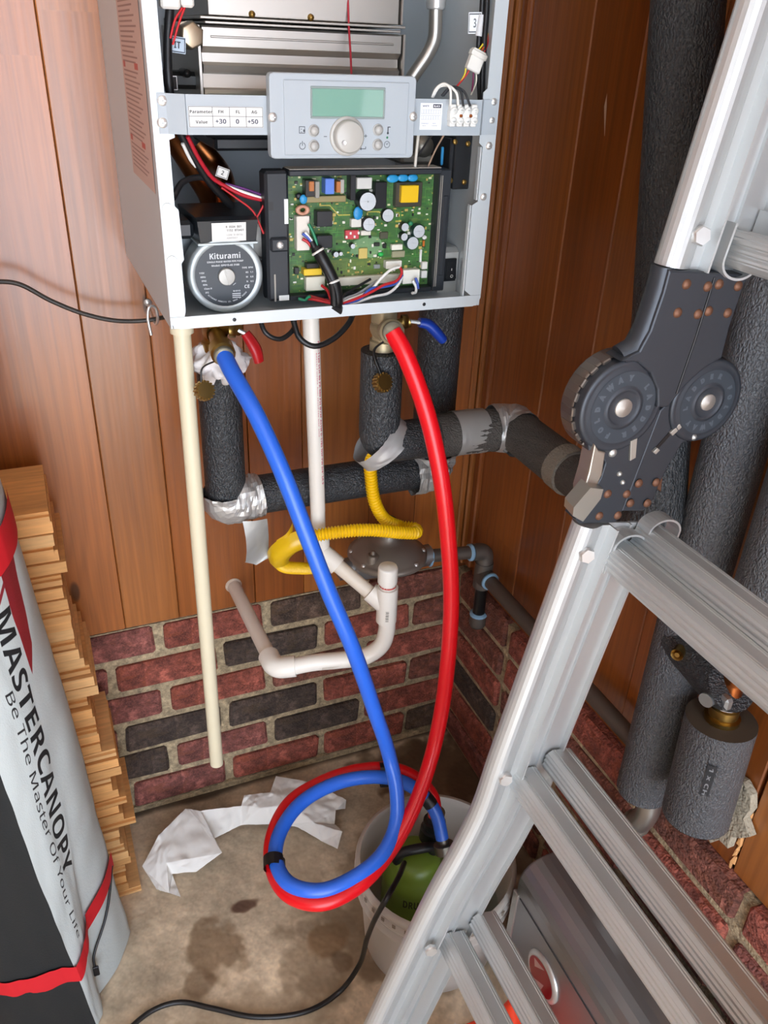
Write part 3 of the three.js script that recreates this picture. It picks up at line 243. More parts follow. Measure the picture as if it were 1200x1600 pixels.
{
  const w = struct('wall_right');
  part(w, 'wall_core', slab(0.011, 0.2, 0, 2.5, -0.2, 3.5), grooveM);
  const zs = [0.03, 0.186, 0.3, 0.43, 0.52, 0.65, 0.772, 0.91, 1.05, 1.2, 3.3];
  for (let i = 0; i < zs.length - 1; i++) plank(w, bx(0, 0.011, TOP - 0.012, 2.5, zs[i] + (i === 6 ? 0.005 : 0.0005), zs[i + 1] - 0.0005, 0.0018), [1, 3, 0, 1, 2, 3, 0, 2, 1, 0][i]);
  part(w, 'mortar', mg(slab(-0.010, 0.011, 0, TOP - 0.016, -0.011, 3.3)), mortarM);
  const cols = [['brown', 'red', 'red', 'brown', 'red', 'brown', 'pur', 'red'], ['dark', 'brown', 'red', 'brown', 'red', 'pur', 'brown', 'red']];
  const vars = Array.from({ length: 4 }, () => boxUV(cbox(0, 0, 0, 0.03, 0.059, 0.185, 0.005, 0.006), rnd() * 3, rnd() * 3));
  for (let r = 0; r < 6; r++) for (let k = 0; k < 9; k++) {
    const zc = (r % 2 ? 0.0075 : 0.11) + 0.2025 * k + (r % 2 ? 0.1 : 0), y = TOP - 0.0345 - 0.0752 * r - 0.006;
    const m = shade(new THREE.Mesh(vars[Math.floor(rnd() * 4)], brickM[(r === 3 && k === 0) ? 'black' : cols[r % 2][(k + r) % 8]])); m.name = 'brick'; m.position.set(-0.003 - rnd() * 0.002, y, zc); w.add(m);
  }
  part(w, 'scratch', new ConvexGeometry([V(-0.0003, 1.341, 0.2395), V(-0.0003, 1.325, 0.2375), V(-0.0003, 1.325, 0.243), V(-0.0003, 1.29, 0.2478), V(-0.0003, 1.2905, 0.2487), V(-0.0001, 1.325, 0.24)]), mat(0xc9a184, { roughness: 0.8 }), 'pale scratch in the varnish');
  // raw splintered edge of the plank beside the gap
  const sp = []; for (let i = 0; i < 9; i++) { const y = 0.452 + i * 0.012; sp.push(cbox(0.001, y, 0.7725 + (rnd() - 0.5) * 0.003, 0.005, 0.014, 0.003 + rnd() * 0.004, 0.001, 0.003)); }
  part(w, 'splintered_edge', mg(sp), mat(0xd9a066, { roughness: 0.85 }), 'pale splintered wood along the cut plank edge');
}
{
  const t = struct('trim_1'); part(t, 'corner_strip', mg(boxUV(bx(-0.029, -0.0165, TOP + 0.002, 2.5, -0.011, 0.006, 0.003)), boxUV(bx(-0.0155, -0.0005, TOP + 0.002, 2.5, -0.011, 0.009, 0.003))), woodM[0]);
  const u = struct('trim_2'); part(u, 'corner_strip', bx(-0.008, 0.011, TOP + 0.002, 2.5, 0.0095, 0.03, 0.003), woodM[3]);
}
// ---------- common materials ----------
const steelPaint = mat(0xc6cdd0, { metalness: 0.3, roughness: 0.48 });
const steelDark = mat(0xb9bfc4, { metalness: 0.15, roughness: 0.5 });
const stainless = mat(0xb9b4ac, { metalness: 0.9, roughness: 0.36 });
const chrome = mat(0xdcdcda, { metalness: 0.7, roughness: 0.3 });
const blackP = mat(0x17191c, { roughness: 0.42 });
const blackRub = mat(0x151516, { roughness: 0.4 });
const greyP = mat(0xa8b0b6, { roughness: 0.42 });
const whiteP = mat(0xe4e0d8, { roughness: 0.45 });
const brass = mat(0xa88a4e, { metalness: 1, roughness: 0.35 });
const copper = mat(0xb06a3c, { metalness: 1, roughness: 0.32 });
const redP = mat(0xb4161c, { roughness: 0.35 });
const blueP = mat(0x123a9c, { roughness: 0.35 });
const colM = {}; const col = (c, r = 0.45) => colM[c + r] ??= mat(c, { roughness: r });
const pw = (p) => smooth(p, 24);
const wire = (p, r = 0.0012) => sweep(pw(p), r, 6);
const screw = (x, y, z, r = 0.0042) => mg(lathe([[0, 0.0026], [r * 0.6, 0.0024], [r, 0.0008], [r, 0]], [x, y, z], [0, 0, 1], 14), cbox(x, y, z + 0.0025, r * 1.1, r * 0.22, 0.0004, 0.0001), cbox(x, y, z + 0.0025, r * 0.22, r * 1.1, 0.0004, 0.0001));

// ---------- boiler ----------
const X0 = -0.609, X1 = -0.234, YB = 1.11, YT = 1.86, ZF = 0.366;
const boiler = thing('boiler', 'open silver wall boiler with its cover off, hung on wood panelling', 'boiler', [-0.4215, YB, 0]);
{
  const side = part(boiler, 'side_panel', bx(X0, X0 + 0.0025, YB, YT, 0.001, ZF), steelPaint);
  const stk = canv(256, 1024, (c, w, h) => {
    c.fillStyle = '#c3a79d'; c.fillRect(0, 0, w, h); c.fillStyle = '#8c6a62'; c.font = 'bold 20px sans-serif'; c.fillText('CAUTION', 20, 34);
    for (let y = 60, i = 0; y < h - 20; y += 11, i++) { if (i % 16 === 15) { c.fillStyle = '#b1463d'; c.fillRect(14, y - 8, 26, 14); c.fillRect(150, y - 8, 40, 14); c.fillStyle = '#8c6a62'; } else c.fillRect(16, y, (i * 37 % 60) + 140, 4); }
  });
  part(side, 'warning_label', plane(0.16, 0.42, [X0 - 0.0006, 1.455, 0.27], 0, -Math.PI / 2), mat(0xffffff, { map: stk, roughness: 0.5 }), 'pinkish warning label with rows of fine print');
  part(boiler, 'side_panel', bx(X1 - 0.0025, X1, YB, YT, 0.001, ZF), steelPaint);
  part(boiler, 'back_panel', bx(X0 + 0.003, X1 - 0.003, YB, YT, 0.001, 0.004), steelDark); part(boiler, 'inner_panel', bx(X0 + 0.003, X1 - 0.003, YB + 0.004, YT - 0.004, 0.09, 0.094), steelDark);
  part(boiler, 'bottom_panel', bx(X0 + 0.003, X1 - 0.003, YB, YB + 0.003, 0.005, ZF), steelPaint);
  part(boiler, 'top_panel', bx(X0 + 0.003, X1 - 0.003, YT - 0.003, YT, 0.005, ZF), steelPaint);
  // front rim
  part(boiler, 'front_rim', ext([[X0, YT], [X0, YB + 0.0135], [X0 + 0.0155, YB + 0.0135], [X0 + 0.017, YB + 0.02], [X0 + 0.0165, 1.179], [X0 + 0.0195, 1.183], [X0 + 0.018, 1.232], [X0 + 0.0145, 1.236], [X0 + 0.0145, 1.297], [X0 + 0.02, 1.299], [X0 + 0.02, 1.336], [X0 + 0.0135, 1.338], [X0 + 0.0135, YT]], ZF, ZF + 0.0014), steelPaint);
  part(boiler, 'front_rim', ext([[X1, YT], [X1, YB + 0.0135], [X1 - 0.014, YB + 0.0135], [X1 - 0.0225, YB + 0.02], [X1 - 0.0225, 1.228], [X1 - 0.0155, 1.232], [X1 - 0.0155, 1.29], [X1 - 0.0205, 1.294], [X1 - 0.0205, 1.344], [X1 - 0.016, 1.348], [X1 - 0.016, YT]], ZF, ZF + 0.0014), steelPaint);
  const r = 0.01; part(boiler, 'front_rim', ext([[X0, YB + 0.0132], [X0, YB + r], [X0 + 0.003, YB + 0.003], [X0 + r, YB], [X1 - r, YB], [X1 - 0.003, YB + 0.003], [X1, YB + r], [X1, YB + 0.0132]], ZF, ZF + 0.0014), steelPaint);
  part(boiler, 'rim_return', mg(bx(X1 - 0.0242, X1 - 0.0225, YB + 0.005, 1.228, ZF - 0.007, ZF), bx(X1 - 0.0172, X1 - 0.0155, 1.233, 1.29, ZF - 0.007, ZF)), steelPaint);
  for (const [x, y] of [[-0.241, 1.335], [-0.2415, 1.317], [-0.242, 1.291], [-0.243, 1.237], [-0.2425, 1.44]]) part(boiler, 'screw', screw(x, y, ZF + 0.0014), chrome);
  for (const [x, y] of [[-0.598, 1.331], [-0.5995, 1.312]]) part(boiler, 'screw', screw(x, y, ZF + 0.0016, 0.0055), chrome);
  for (const [x, y] of [[-0.602, 1.234], [-0.602, 1.1825]]) part(boiler, 'threaded_insert', mg(lathes([[0.0022, 0], [0.0022, 0.002], [0.005, 0.002], [0.0055, 0]], [x, y, ZF + 0.0014], [0, 0, 1], 16), lathe([[0.0022, 0.0008], [0, 0.0008]], [x, y, ZF + 0.0012], [0, 0, 1], 12)), chrome);
  for (const [x, y] of [[-0.54, YB + 0.006], [-0.31, YB + 0.007]]) part(boiler, 'rim_hole', lathe([[0.0022, 0], [0, 0.0002]], [x, y, ZF + 0.0015], [0, 0, 1], 12), blackP);
  part(boiler, 'floor_hole', lathe([[0.013, 0], [0, 0.0002]], [-0.497, YB + 0.0032, 0.325], [0, 1, 0], 20), steelDark);
  // crossbar with its stickers and terminal block
  const path = [[-0.603, 0.3676], [-0.5945, 0.3676], [-0.578, 0.377], [-0.262, 0.377], [-0.2545, 0.3676], [-0.236, 0.3676]];
  const cb = []; for (let i = 0; i < path.length - 1; i++) { const [a, b] = [path[i], path[i + 1]], n = V(-(b[1] - a[1]), 0, b[0] - a[0]).normalize().multiplyScalar(0.0014), y0 = 1.3025, y1 = 1.3375; cb.push(new ConvexGeometry([a, b].flatMap((q) => [y0, y1].flatMap((y) => [V(q[0], y, q[1]), V(q[0] + n.x, y, q[1] + n.z)])))); }
  const bar = part(boiler, 'crossbar', mg(cb, bx(-0.575, -0.262, 1.3025, 1.304, 0.362, 0.377)), greyP);
  const tb = canv(512, 150, (c, w, h) => {
    c.fillStyle = '#d6d6d2'; c.fillRect(0, 0, w, h); c.strokeStyle = '#444'; c.lineWidth = 3; c.strokeRect(4, 4, w - 8, h - 8);
    for (const x of [162, 278, 392]) { c.beginPath(); c.moveTo(x, 4); c.lineTo(x, h - 4); c.stroke(); } c.beginPath(); c.moveTo(4, 70); c.lineTo(w - 4, 70); c.stroke();
    c.fillStyle = '#111'; c.font = 'bold 30px sans-serif'; c.fillText('Parameter', 8, 50); c.fillText('FH', 200, 48); c.fillText('FL', 320, 48); c.fillText('AG', 430, 48); c.fillText('Value', 46, 122);
    c.fillStyle = '#222840'; c.font = 'bold 46px sans-serif'; c.fillText('+30', 178, 122); c.fillText('0', 318, 122); c.fillText('+50', 400, 122);
  });
  const sl = D.bwpt.stkL; part(bar, 'parameter_sticker', plane(0.073, 0.0185, [sl[0], sl[1], 0.3788]), mat(0xffffff, { map: tb, roughness: 0.4 }), 'white sticker with a table of handwritten values');
  const sr = D.bwpt.stkR; const st2 = canv(256, 256, (c, w, h) => { c.fillStyle = '#e8ecf2'; c.fillRect(0, 0, w, h); c.fillStyle = '#223'; c.fillRect(146, 10, 96, 36); c.font = 'bold 24px sans-serif'; c.fillStyle = '#fff'; c.fillText('BLACK', 154, 37); c.fillStyle = '#334'; c.fillText('WHITE', 24, 37); c.font = '15px sans-serif'; for (let k = 0; k < 8; k++) { c.strokeRect(14 + k * 29, 62, 22, 40); c.strokeRect(14 + k * 29, 118, 22, 40); } c.fillText('Temperature', 16, 200); c.fillText('Sensor', 30, 222); c.fillText('Room', 150, 200); c.fillText('Controller', 140, 222); });
  part(bar, 'wiring_sticker', plane(0.0255, 0.0255, [sr[0], sr[1], 0.3788]), mat(0xffffff, { map: st2, roughness: 0.4 }), 'pale wiring sticker beside the terminal block');
  const te = D.bwpt.term, tg = [cbox(te[0], te[1], 0.382, 0.033, 0.0115, 0.009, 0.001)], ts = [];
  for (let k = 0; k < 4; k++) for (const s of [-1, 1]) { const x = te[0] - 0.0126 + k * 0.0084; tg.push(lathe([[0.0017, 0.003], [0.0035, 0.003], [0.0036, 0]], [x, te[1] + s * 0.0048, 0.385], [0, 0, 1], 12), cbox(x, te[1] + s * 0.0075, 0.3815, 0.0066, 0.0065, 0.008, 0.001)); }
  part(bar, 'terminal_block', mg(tg), mat(0xe9e9e4, { roughness: 0.25 }));
  part(bar, 'terminal_screw', mg(screw(te[0] - 0.0042, te[1], 0.3866, 0.0018), screw(te[0] + 0.0075, te[1], 0.3866, 0.0018)), copper);
  // control panel
  const px0 = -0.5, px1 = -0.3455, py0 = 1.282, py1 = 1.3583;
  const rr = (x0, x1, y0, y1, q) => [[x0 + q, y0], [x1 - q, y0], [x1 - q * 0.3, y0 + q * 0.3], [x1, y0 + q], [x1, y1 - q], [x1 - q * 0.3, y1 - q * 0.3], [x1 - q, y1], [x0 + q, y1], [x0 + q * 0.3, y1 - q * 0.3], [x0, y1 - q], [x0, y0 + q], [x0 + q * 0.3, y0 + q * 0.3]];
  const cp = part(boiler, 'control_panel', mg(ext(rr(px0, px1, py0, py1, 0.004), 0.3786, 0.391, 0.0012), ext(rr(-0.486, -0.354, 1.2855, 1.3525, 0.001), 0.390, 0.3925, 0.0008)), greyP);
  const fx0 = -0.4845, fx1 = -0.3555, fy0 = 1.2868, fy1 = 1.3512;
  const face = canv(1024, 512, (c, w, h) => {
    c.fillStyle = '#ffffff'; c.fillRect(0, 0, w, h); const X = (x) => (x - fx0) / (fx1 - fx0) * w, Y = (y) => (1 - (y - fy0) / (fy1 - fy0)) * h;
    c.strokeStyle = '#5b6066'; c.fillStyle = '#5b6066'; c.lineWidth = 5; c.strokeRect(X(-0.471), Y(1.3115), 44, 46); c.fillRect(X(-0.467), Y(1.309), 16, 18); c.fillRect(X(-0.4695), Y(1.3095), 10, 4); c.fillRect(X(-0.4695), Y(1.307), 10, 4);
    c.beginPath(); c.arc(X(-0.468), Y(1.294), 24, -1.2, 4.35); c.stroke(); c.beginPath(); c.moveTo(X(-0.468), Y(1.2985)); c.lineTo(X(-0.468), Y(1.2942)); c.stroke();
    c.fillStyle = '#3f4349'; c.fillRect(X(-0.3765), Y(1.312), 8, 40); c.beginPath(); c.arc(X(-0.3760), Y(1.306), 9, 0, 7); c.fill(); c.fillRect(X(-0.3755), Y(1.312), 18, 6);
    c.fillStyle = '#2f9a62'; c.beginPath(); c.arc(X(-0.3765), Y(1.3018), 9, 0, 7); c.fill(); c.lineWidth = 4; c.beginPath(); c.arc(X(-0.3765), Y(1.2952), 24, 0, 7); c.stroke(); c.beginPath(); c.moveTo(X(-0.3765) - 10, Y(1.2952) - 8); c.lineTo(X(-0.3765), Y(1.2952)); c.lineTo(X(-0.3765) + 10, Y(1.2952) - 12); c.stroke();
    c.fillStyle = '#5b6066'; c.fillRect(X(-0.4455), Y(1.303), 26, 5); c.fillRect(X(-0.4005) - 13, Y(1.3035), 26, 5); c.fillRect(X(-0.4005) - 2, Y(1.3035) - 11, 5, 26);
    c.fillRect(X(-0.4055), Y(1.2915), 44, 5); c.fillRect(X(-0.4055) + 40, Y(1.2915) - 14, 5, 16); c.beginPath(); c.moveTo(X(-0.4075), Y(1.2915) + 2); c.lineTo(X(-0.4075) + 22, Y(1.2915) - 9); c.lineTo(X(-0.4075) + 22, Y(1.2915) + 13); c.fill();
  });
  part(cp, 'face_plate', plane(fx1 - fx0, fy1 - fy0, [(fx0 + fx1) / 2, (fy0 + fy1) / 2, 0.3927]), mat(0xa8b0b6, { map: face, roughness: 0.42 }));
  part(cp, 'screen_bezel', mg(bx(-0.4595, -0.3805, 1.3455, 1.3475, 0.3925, 0.394), bx(-0.4595, -0.3805, 1.319, 1.321, 0.3925, 0.394), bx(-0.4595, -0.4575, 1.321, 1.3455, 0.3925, 0.394), bx(-0.3825, -0.3805, 1.321, 1.3455, 0.3925, 0.394)), mat(0x8a9794, { roughness: 0.4 }));
  part(cp, 'screen', plane(0.075, 0.0245, [-0.42, 1.3332, 0.3931]), mat(0x7aa394, { roughness: 0.08, clearcoat: 1 }), 'blank green display screen');
  part(cp, 'dial', mg(lathe([[0.0185, 0], [0.0185, 0.0015], [0.017, 0.0022], [0.0155, 0.0022]], [-0.421, 1.303, 0.3926], [0, 0, 1], 32), lathe([[0.0155, 0], [0.0153, 0.008], [0.0135, 0.0115], [0, 0.0122]], [-0.421, 1.303, 0.3926], [0, 0, 1], 32)), mat(0xb2b0aa, { roughness: 0.35 }));
  part(cp, 'dial_dimple', lathe([[0.0024, 0.0004], [0.0018, 0], [0, 0]], [-0.4282, 1.298, 0.4046], [0, 0, 1], 14), chrome);
  for (const [x, y] of [[-0.456, 1.308], [-0.456, 1.294], [-0.387, 1.309], [-0.387, 1.295]]) part(cp, 'button', mg(lathe([[0.0058, 0], [0.0056, 0.001], [0.0046, 0.001]], [x, y, 0.3926], [0, 0, 1], 18), lathe([[0.0046, 0], [0.0044, 0.003], [0.0028, 0.0046], [0, 0.005]], [x, y, 0.3926], [0, 0, 1], 18)), mat(0xa9a8a4, { roughness: 0.3 }));
  for (const [x, y] of [[-0.4975, 1.3195], [-0.3475, 1.3215]]) part(cp, 'screw', screw(x, y, 0.391, 0.0045), chrome);

  // heat exchanger
  const hp = [[1.333, 0.27], [1.333, 0.298], [1.338, 0.299], [1.3395, 0.293], [1.352, 0.291], [1.354, 0.298], [1.360, 0.300], [1.363, 0.294], [1.371, 0.2935], [1.377, 0.302], [1.3935, 0.302], [1.3955, 0.299], [1.3955, 0.1], [1.333, 0.1]];
  const rg = (prof, x0, x1) => { const s = new THREE.Shape(prof.map(([y, z]) => new THREE.Vector2(-z, y))); const g = new THREE.ExtrudeGeometry(s, { depth: x1 - x0, bevelEnabled: false }); g.rotateY(Math.PI / 2); g.translate(x0, 0, 0); return boxUV(prep(g)); };
  const hx = part(boiler, 'heat_exchanger', mg(rg(hp, -0.543, -0.326), bx(-0.535, -0.335, 1.3845, 1.3865, 0.30, 0.3035), bx(-0.541, -0.33, 1.3965, 1.399, 0.1, 0.309), bx(-0.546, -0.326, 1.4005, 1.403, 0.1, 0.312), bx(-0.536, -0.331, 1.404, 1.52, 0.1, 0.304)), stainless);
  for (const g of [bx(-0.549, -0.5455, 1.325, 1.3955, 0.1, 0.306), bx(-0.3235, -0.3205, 1.325, 1.3955, 0.1, 0.302), bx(-0.329, -0.3265, 1.404, 1.52, 0.1, 0.306)]) part(hx, 'side_flange', g, stainless);
  part(hx, 'lower_flange', bx(-0.541, -0.326, 1.326, 1.332, 0.28, 0.303), mat(0x9db4a6, { metalness: 0.6, roughness: 0.4 }));
  for (const x of [-0.492, -0.43]) part(hx, 'weld_stud', lathe([[0.0035, 0], [0.003, 0.003], [0, 0.004]], [x, 1.4065, 0.304], [0, 0, 1], 12), brass);
  part(boiler, 'burner_box', mg(bx(-0.528, -0.43, 1.275, 1.2895, 0.13, 0.262, 0.003), bx(-0.54, -0.42, 1.2895, 1.303, 0.12, 0.27, 0.003)), blackP);
  part(boiler, 'igniter_bracket', mg(bx(-0.258, -0.2365, 1.238, 1.297, 0.2, 0.318, 0.001), bx(-0.262, -0.256, 1.242, 1.293, 0.28, 0.312, 0.001)), blackP);
  for (const p of [[-0.2595, 1.29, 0.318], [-0.2425, 1.288, 0.318], [-0.2435, 1.246, 0.318], [-0.262, 1.248, 0.318]]) part(boiler, 'screw', screw(...p, 0.0032), brass);
  part(boiler, 'blue_clip', cbox(-0.271, 1.274, 0.31, 0.003, 0.02, 0.004, 0.001), mat(0x2f86b8, { roughness: 0.4 }));
  part(boiler, 'gas_valve_body', mg(bx(-0.312, -0.27, 1.262, 1.274, 0.22, 0.285, 0.003), lathe([[0.012, 0], [0.012, 0.02], [0, 0.021]], [-0.285, 1.282, 0.27], [0, 0, 1], 18)), mat(0x8b857a, { metalness: 0.8, roughness: 0.45 }));
  part(boiler, 'return_pipe', sweep(smooth(D.bw.pipeS, 40), 0.0078, 14), stainless);
  part(boiler, 'pipe_nut', lathe([[0.0095, -0.007], [0.011, -0.005], [0.011, 0.006], [0.0095, 0.008]], [D.bw.pipeS[1][0], D.bw.pipeS[1][1] + 0.004, D.bw.pipeS[1][2]], [0, 1, 0], 6), chrome);
  part(boiler, 'copper_pipe', sweep(smooth(D.bw.copper1, 40), 0.013, 16), copper);
  part(boiler, 'copper_pipe', sweep(smooth(D.bw.copper2, 40), 0.0115, 16), copper);
  const hn = D.bwpt.hexnut; part(boiler, 'hex_nut', mg(lathe([[0, 0.018], [0.010, 0.018], [0.0125, 0.015], [0.0125, -0.006], [0.010, -0.01]], hn, [0.1, 0, 1], 6), rod([hn[0], hn[1], hn[2] - 0.06], hn, 0.012, 14)), mat(0xb9aa92, { metalness: 0.9, roughness: 0.35 }));
  part(boiler, 'clamp', mg(cbox(-0.562, 1.345, 0.26, 0.035, 0.016, 0.05, 0.004), lathe([[0.004, 0], [0.004, 0.03], [0, 0.031]], [-0.56, 1.352, 0.27], [0, 0, 1], 10)), mat(0x3b3b3a, { metalness: 0.7, roughness: 0.4 }));
  const lab = (t, bg, fg) => canv(128, 96, (c, w, h) => { c.fillStyle = bg; c.fillRect(0, 0, w, h); c.strokeStyle = fg; c.lineWidth = 6; c.strokeRect(8, 8, w - 16, h - 16); c.fillStyle = fg; c.font = 'bold 56px sans-serif'; c.textAlign = 'center'; c.fillText(t, w / 2, 68); });
  const flag = (name, p, w, h, t, bg, fg, ry = 0.2, rz = 0) => part(boiler, name, plane(w, h, p, 0, ry, rz), mat(0xffffff, { map: lab(t, bg, fg), roughness: 0.4 }));
  flag('wire_tag', D.bwpt.itlabel, 0.017, 0.014, 'IT', '#b6c6d4', '#26313f', 0.2, -0.1); flag('wire_tag', [D.bwpt.qlabel[0], D.bwpt.qlabel[1], 0.332], 0.014, 0.014, '2', '#141414', '#e8e8e8', 0.2);
  flag('wire_tag', D.bwpt.tag2, 0.013, 0.0105, '2', '#c9c9c6', '#333', 0, -0.35); flag('wire_tag', D.bwpt.labE, 0.014, 0.02, '3', '#cfd3d6', '#333', -0.4, 0.05);
  const ct = D.bwpt.conT; part(boiler, 'wire_connector', mg(cbox(ct[0] - 0.006, ct[1] + 0.005, ct[2], 0.018, 0.02, 0.014, 0.002), cbox(ct[0] + 0.01, ct[1] + 0.002, ct[2], 0.012, 0.01, 0.012, 0.002)), whiteP);
  const cr = D.bwpt.connR; const cg = cbox(0, 0, 0, 0.017, 0.022, 0.008, 0.0012); const cg2 = cbox(0, 0.006, 0.001, 0.02, 0.006, 0.009, 0.001); const cm = mg(cg, cg2); cm.rotateZ(-0.35); cm.translate(...cr); part(boiler, 'wire_connector', cm, whiteP);
  D.bw.connUp.forEach((p, i) => part(boiler, 'wire', wire(p, 0.001), col(['#e8d23a', '#d9601f', '#c22027'][i])));
  D.bw.connDn.forEach((p, i) => part(boiler, 'wire', wire(p, 0.001), col(['#e8d23a', '#c22027', '#e9e4d0', '#7a2a52'][i])));
  for (const [k, c, r] of [['loomL', '#141416', 0.0042], ['redL', '#c02026', 0.0011], ['redL2', '#c02026', 0.0011], ['redL3', '#b01c2c', 0.0022], ['whiteL', '#e6e4de', 0.0018], ['whiteL2', '#e6e4de', 0.0016], ['purpleL', '#5b2a6a', 0.0014], ['blackL', '#1c1c1e', 0.0032], ['redL4', '#b01c22', 0.0011], ['redL5', '#b01c22', 0.0011], ['redTop', '#9c1c2a', 0.0012], ['whiteR', '#e2ded4', 0.0017], ['brownR', '#a58a76', 0.001], ['darkR', '#2a2a2c', 0.0012], ['arcW1', '#e9e6de', 0.0014], ['arcW2', '#e9e6de', 0.0014], ['arcB1', '#2a2c30', 0.0013], ['arcB2', '#2a2c30', 0.0013], ['cabR', '#161618', 0.0034], ['cabR2', '#1b1b1d', 0.003], ['power', '#131315', 0.0045]]) part(boiler, k === 'loomL' ? 'cable_loom' : 'wire', sweep(pw(D.bw[k]), r, 8), col(c));
  part(boiler, 'silver_sleeve', sweep([[D.bw.cabR2[1][0], D.bw.cabR2[1][1] + 0.004, 0.331], [D.bw.cabR2[1][0] - 0.002, D.bw.cabR2[1][1] - 0.016, 0.331]], 0.0042, 10), mat(0xd6d8da, { roughness: 0.35 }));
  part(boiler, 'cord_grip', lathes([[0, 0.012], [0.005, 0.012], [0.005, 0.008], [0.0066, 0.008], [0.0066, 0.002], [0.0052, 0.002], [0.0052, -0.003], [0.0066, -0.003], [0.0066, -0.009], [0, -0.009]], [D.bw.power[1][0], D.bw.power[1][1], D.bw.power[1][2]], [0, 1, 0], 14), blackRub);

  // circulation pump
  const pc = [-0.5385, 1.1555], pr = 0.0425, zf = 0.33;
  const pump = part(boiler, 'circulation_pump', mg(lathe([[0.0345, 0.0], [0.0345, 0.001], [0.0385, 0.002], [0.0418, 0], [pr, -0.004], [pr, -0.028], [0.036, -0.03], [0.036, -0.09], [0, -0.09]], [pc[0], pc[1], zf], [0, 0, 1], 40), ext([[-0.5635, 1.172], [-0.5635, 1.1905], [-0.5045, 1.1905], [-0.5045, 1.176], [-0.52, 1.16], [-0.55, 1.16]], 0.29, 0.327, 0.001), bx(-0.568, -0.5015, 1.1885, 1.1912, 0.29, 0.3335)), mat(0xb5bdbe, { metalness: 0.5, roughness: 0.45 }));
  const pf = canv(512, 512, (c, w) => {
    c.fillStyle = '#363c42'; c.fillRect(0, 0, w, w); c.fillStyle = '#c8ccce'; c.textAlign = 'center';
    c.font = 'bold 62px sans-serif'; c.fillText('Kiturami', 256, 122); c.font = 'bold 19px sans-serif'; c.fillText('SINGLE PHASE WATER PIPE PUMP', 256, 152); c.font = 'bold 22px sans-serif'; c.fillText('Model: GPD15-6S 3180', 256, 182);
    c.font = 'bold 19px sans-serif'; c.textAlign = 'left'; ['115V', '60Hz', 'IP42', '95%', 'Class H', 'IP2'].forEach((t, i) => c.fillText(t, 36 + i * 8, 236 + i * 32));
    c.textAlign = 'right'; ['TYPE  RPM', 'HS   1.1', 'M    0.8', 'N    0.5'].forEach((t, i) => c.fillText(t, 486, 210 + i * 38)); c.font = 'bold 40px sans-serif'; c.fillText('CE', 452, 372);
    c.font = 'bold 18px sans-serif'; c.fillText('W-0113', 370, 396); for (let i = 0; i < 3; i++) c.fillRect(300, 408 + i * 16, 72, 8);
    c.textAlign = 'center'; c.font = 'bold 17px sans-serif'; const t = 'KITURAMI HOMESYS CO. MADE IN KOREA'; for (let i = 0; i < t.length; i++) { const a = 2.35 - i / t.length * 1.65; c.save(); c.translate(256 + 226 * Math.cos(a), 256 + 226 * Math.sin(a)); c.rotate(a - Math.PI / 2); c.fillText(t[i], 0, 0); c.restore(); }
    c.strokeStyle = '#c8ccce'; c.lineWidth = 4; c.beginPath(); c.moveTo(310, 340); c.lineTo(334, 324); c.stroke();
  });
  const disc = new THREE.CircleGeometry(0.0345, 40); disc.translate(pc[0], pc[1], zf + 0.0004); part(pump, 'name_plate', disc, mat(0xffffff, { map: pf, roughness: 0.4 }), 'round dark name plate with white print');
  const ventM = mat(0xb2b1ac, { metalness: 0.6, roughness: 0.5 }); part(pump, 'vent_screw', mg(lathe([[0.0095, 0], [0.0095, 0.004], [0.0085, 0.005], [0, 0.005]], [pc[0], pc[1] - 0.001, zf + 0.0005], [0, 0, 1], 24), (() => { const g = cbox(0, 0, 0, 0.0016, 0.018, 0.0008, 0.0002); g.rotateZ(0.3); g.translate(pc[0], pc[1] - 0.001, zf + 0.0057); return g; })()), ventM);
  part(pump, 'mount_flange', ext([[-0.585, 1.197], [-0.577, 1.203], [-0.568, 1.195], [-0.56, 1.18], [-0.56, 1.135], [-0.566, 1.128], [-0.574, 1.132], [-0.586, 1.16]], 0.268, 0.276, 0.001), mat(0x9aa0a2, { metalness: 0.6, roughness: 0.45 }));
  for (const [x, y] of [[-0.5775, 1.195], [-0.5675, 1.1335]]) part(pump, 'flange_bolt', lathes([[0, 0.005], [0.002, 0.005], [0.002, 0.002], [0.0048, 0.005], [0.0052, 0]], [x, y, 0.276], [0, 0, 1], 16), chrome);
  part(pump, 'terminal_box', mg(new ConvexGeometry([[-0.5645, 1.1915, 0.331], [-0.503, 1.1915, 0.331], [-0.567, 1.214, 0.334], [-0.501, 1.214, 0.334], [-0.567, 1.217, 0.325], [-0.501, 1.217, 0.325], [-0.572, 1.219, 0.25], [-0.5, 1.219, 0.25], [-0.57, 1.1915, 0.25], [-0.5, 1.1915, 0.25]].map((q) => V(...q))), bx(-0.592, -0.568, 1.193, 1.212, 0.27, 0.318, 0.004)), mat(0x23272b, { roughness: 0.3 }));
  const pl = canv(256, 128, (c, w, h) => { c.fillStyle = '#d6d6d2'; c.fillRect(0, 0, w, h); c.fillStyle = '#333'; c.font = 'bold 20px monospace'; c.fillText('R 0S04 B01', 104, 36); c.fillText('1152 BT0401', 110, 60); c.fillStyle = '#888'; c.font = '17px monospace'; c.fillText('LGHW 8rdW18p', 110, 90); c.fillText('A8N99007', 110, 112); });
  part(pump, 'serial_sticker', plane(0.0375, 0.02, [-0.5335, 1.2025, 0.3345], 0.12), mat(0xffffff, { map: pl, roughness: 0.4 }), 'white serial number sticker');
  const wc = D.bwpt.white_cyl; part(boiler, 'expansion_cap', lathe([[0, 0.02], [0.016, 0.018], [0.02, 0.012], [0.02, -0.02]], [wc[0] + 0.004, wc[1] - 0.002, wc[2] - 0.02], [-0.1, 0, 1], 24), whiteP);

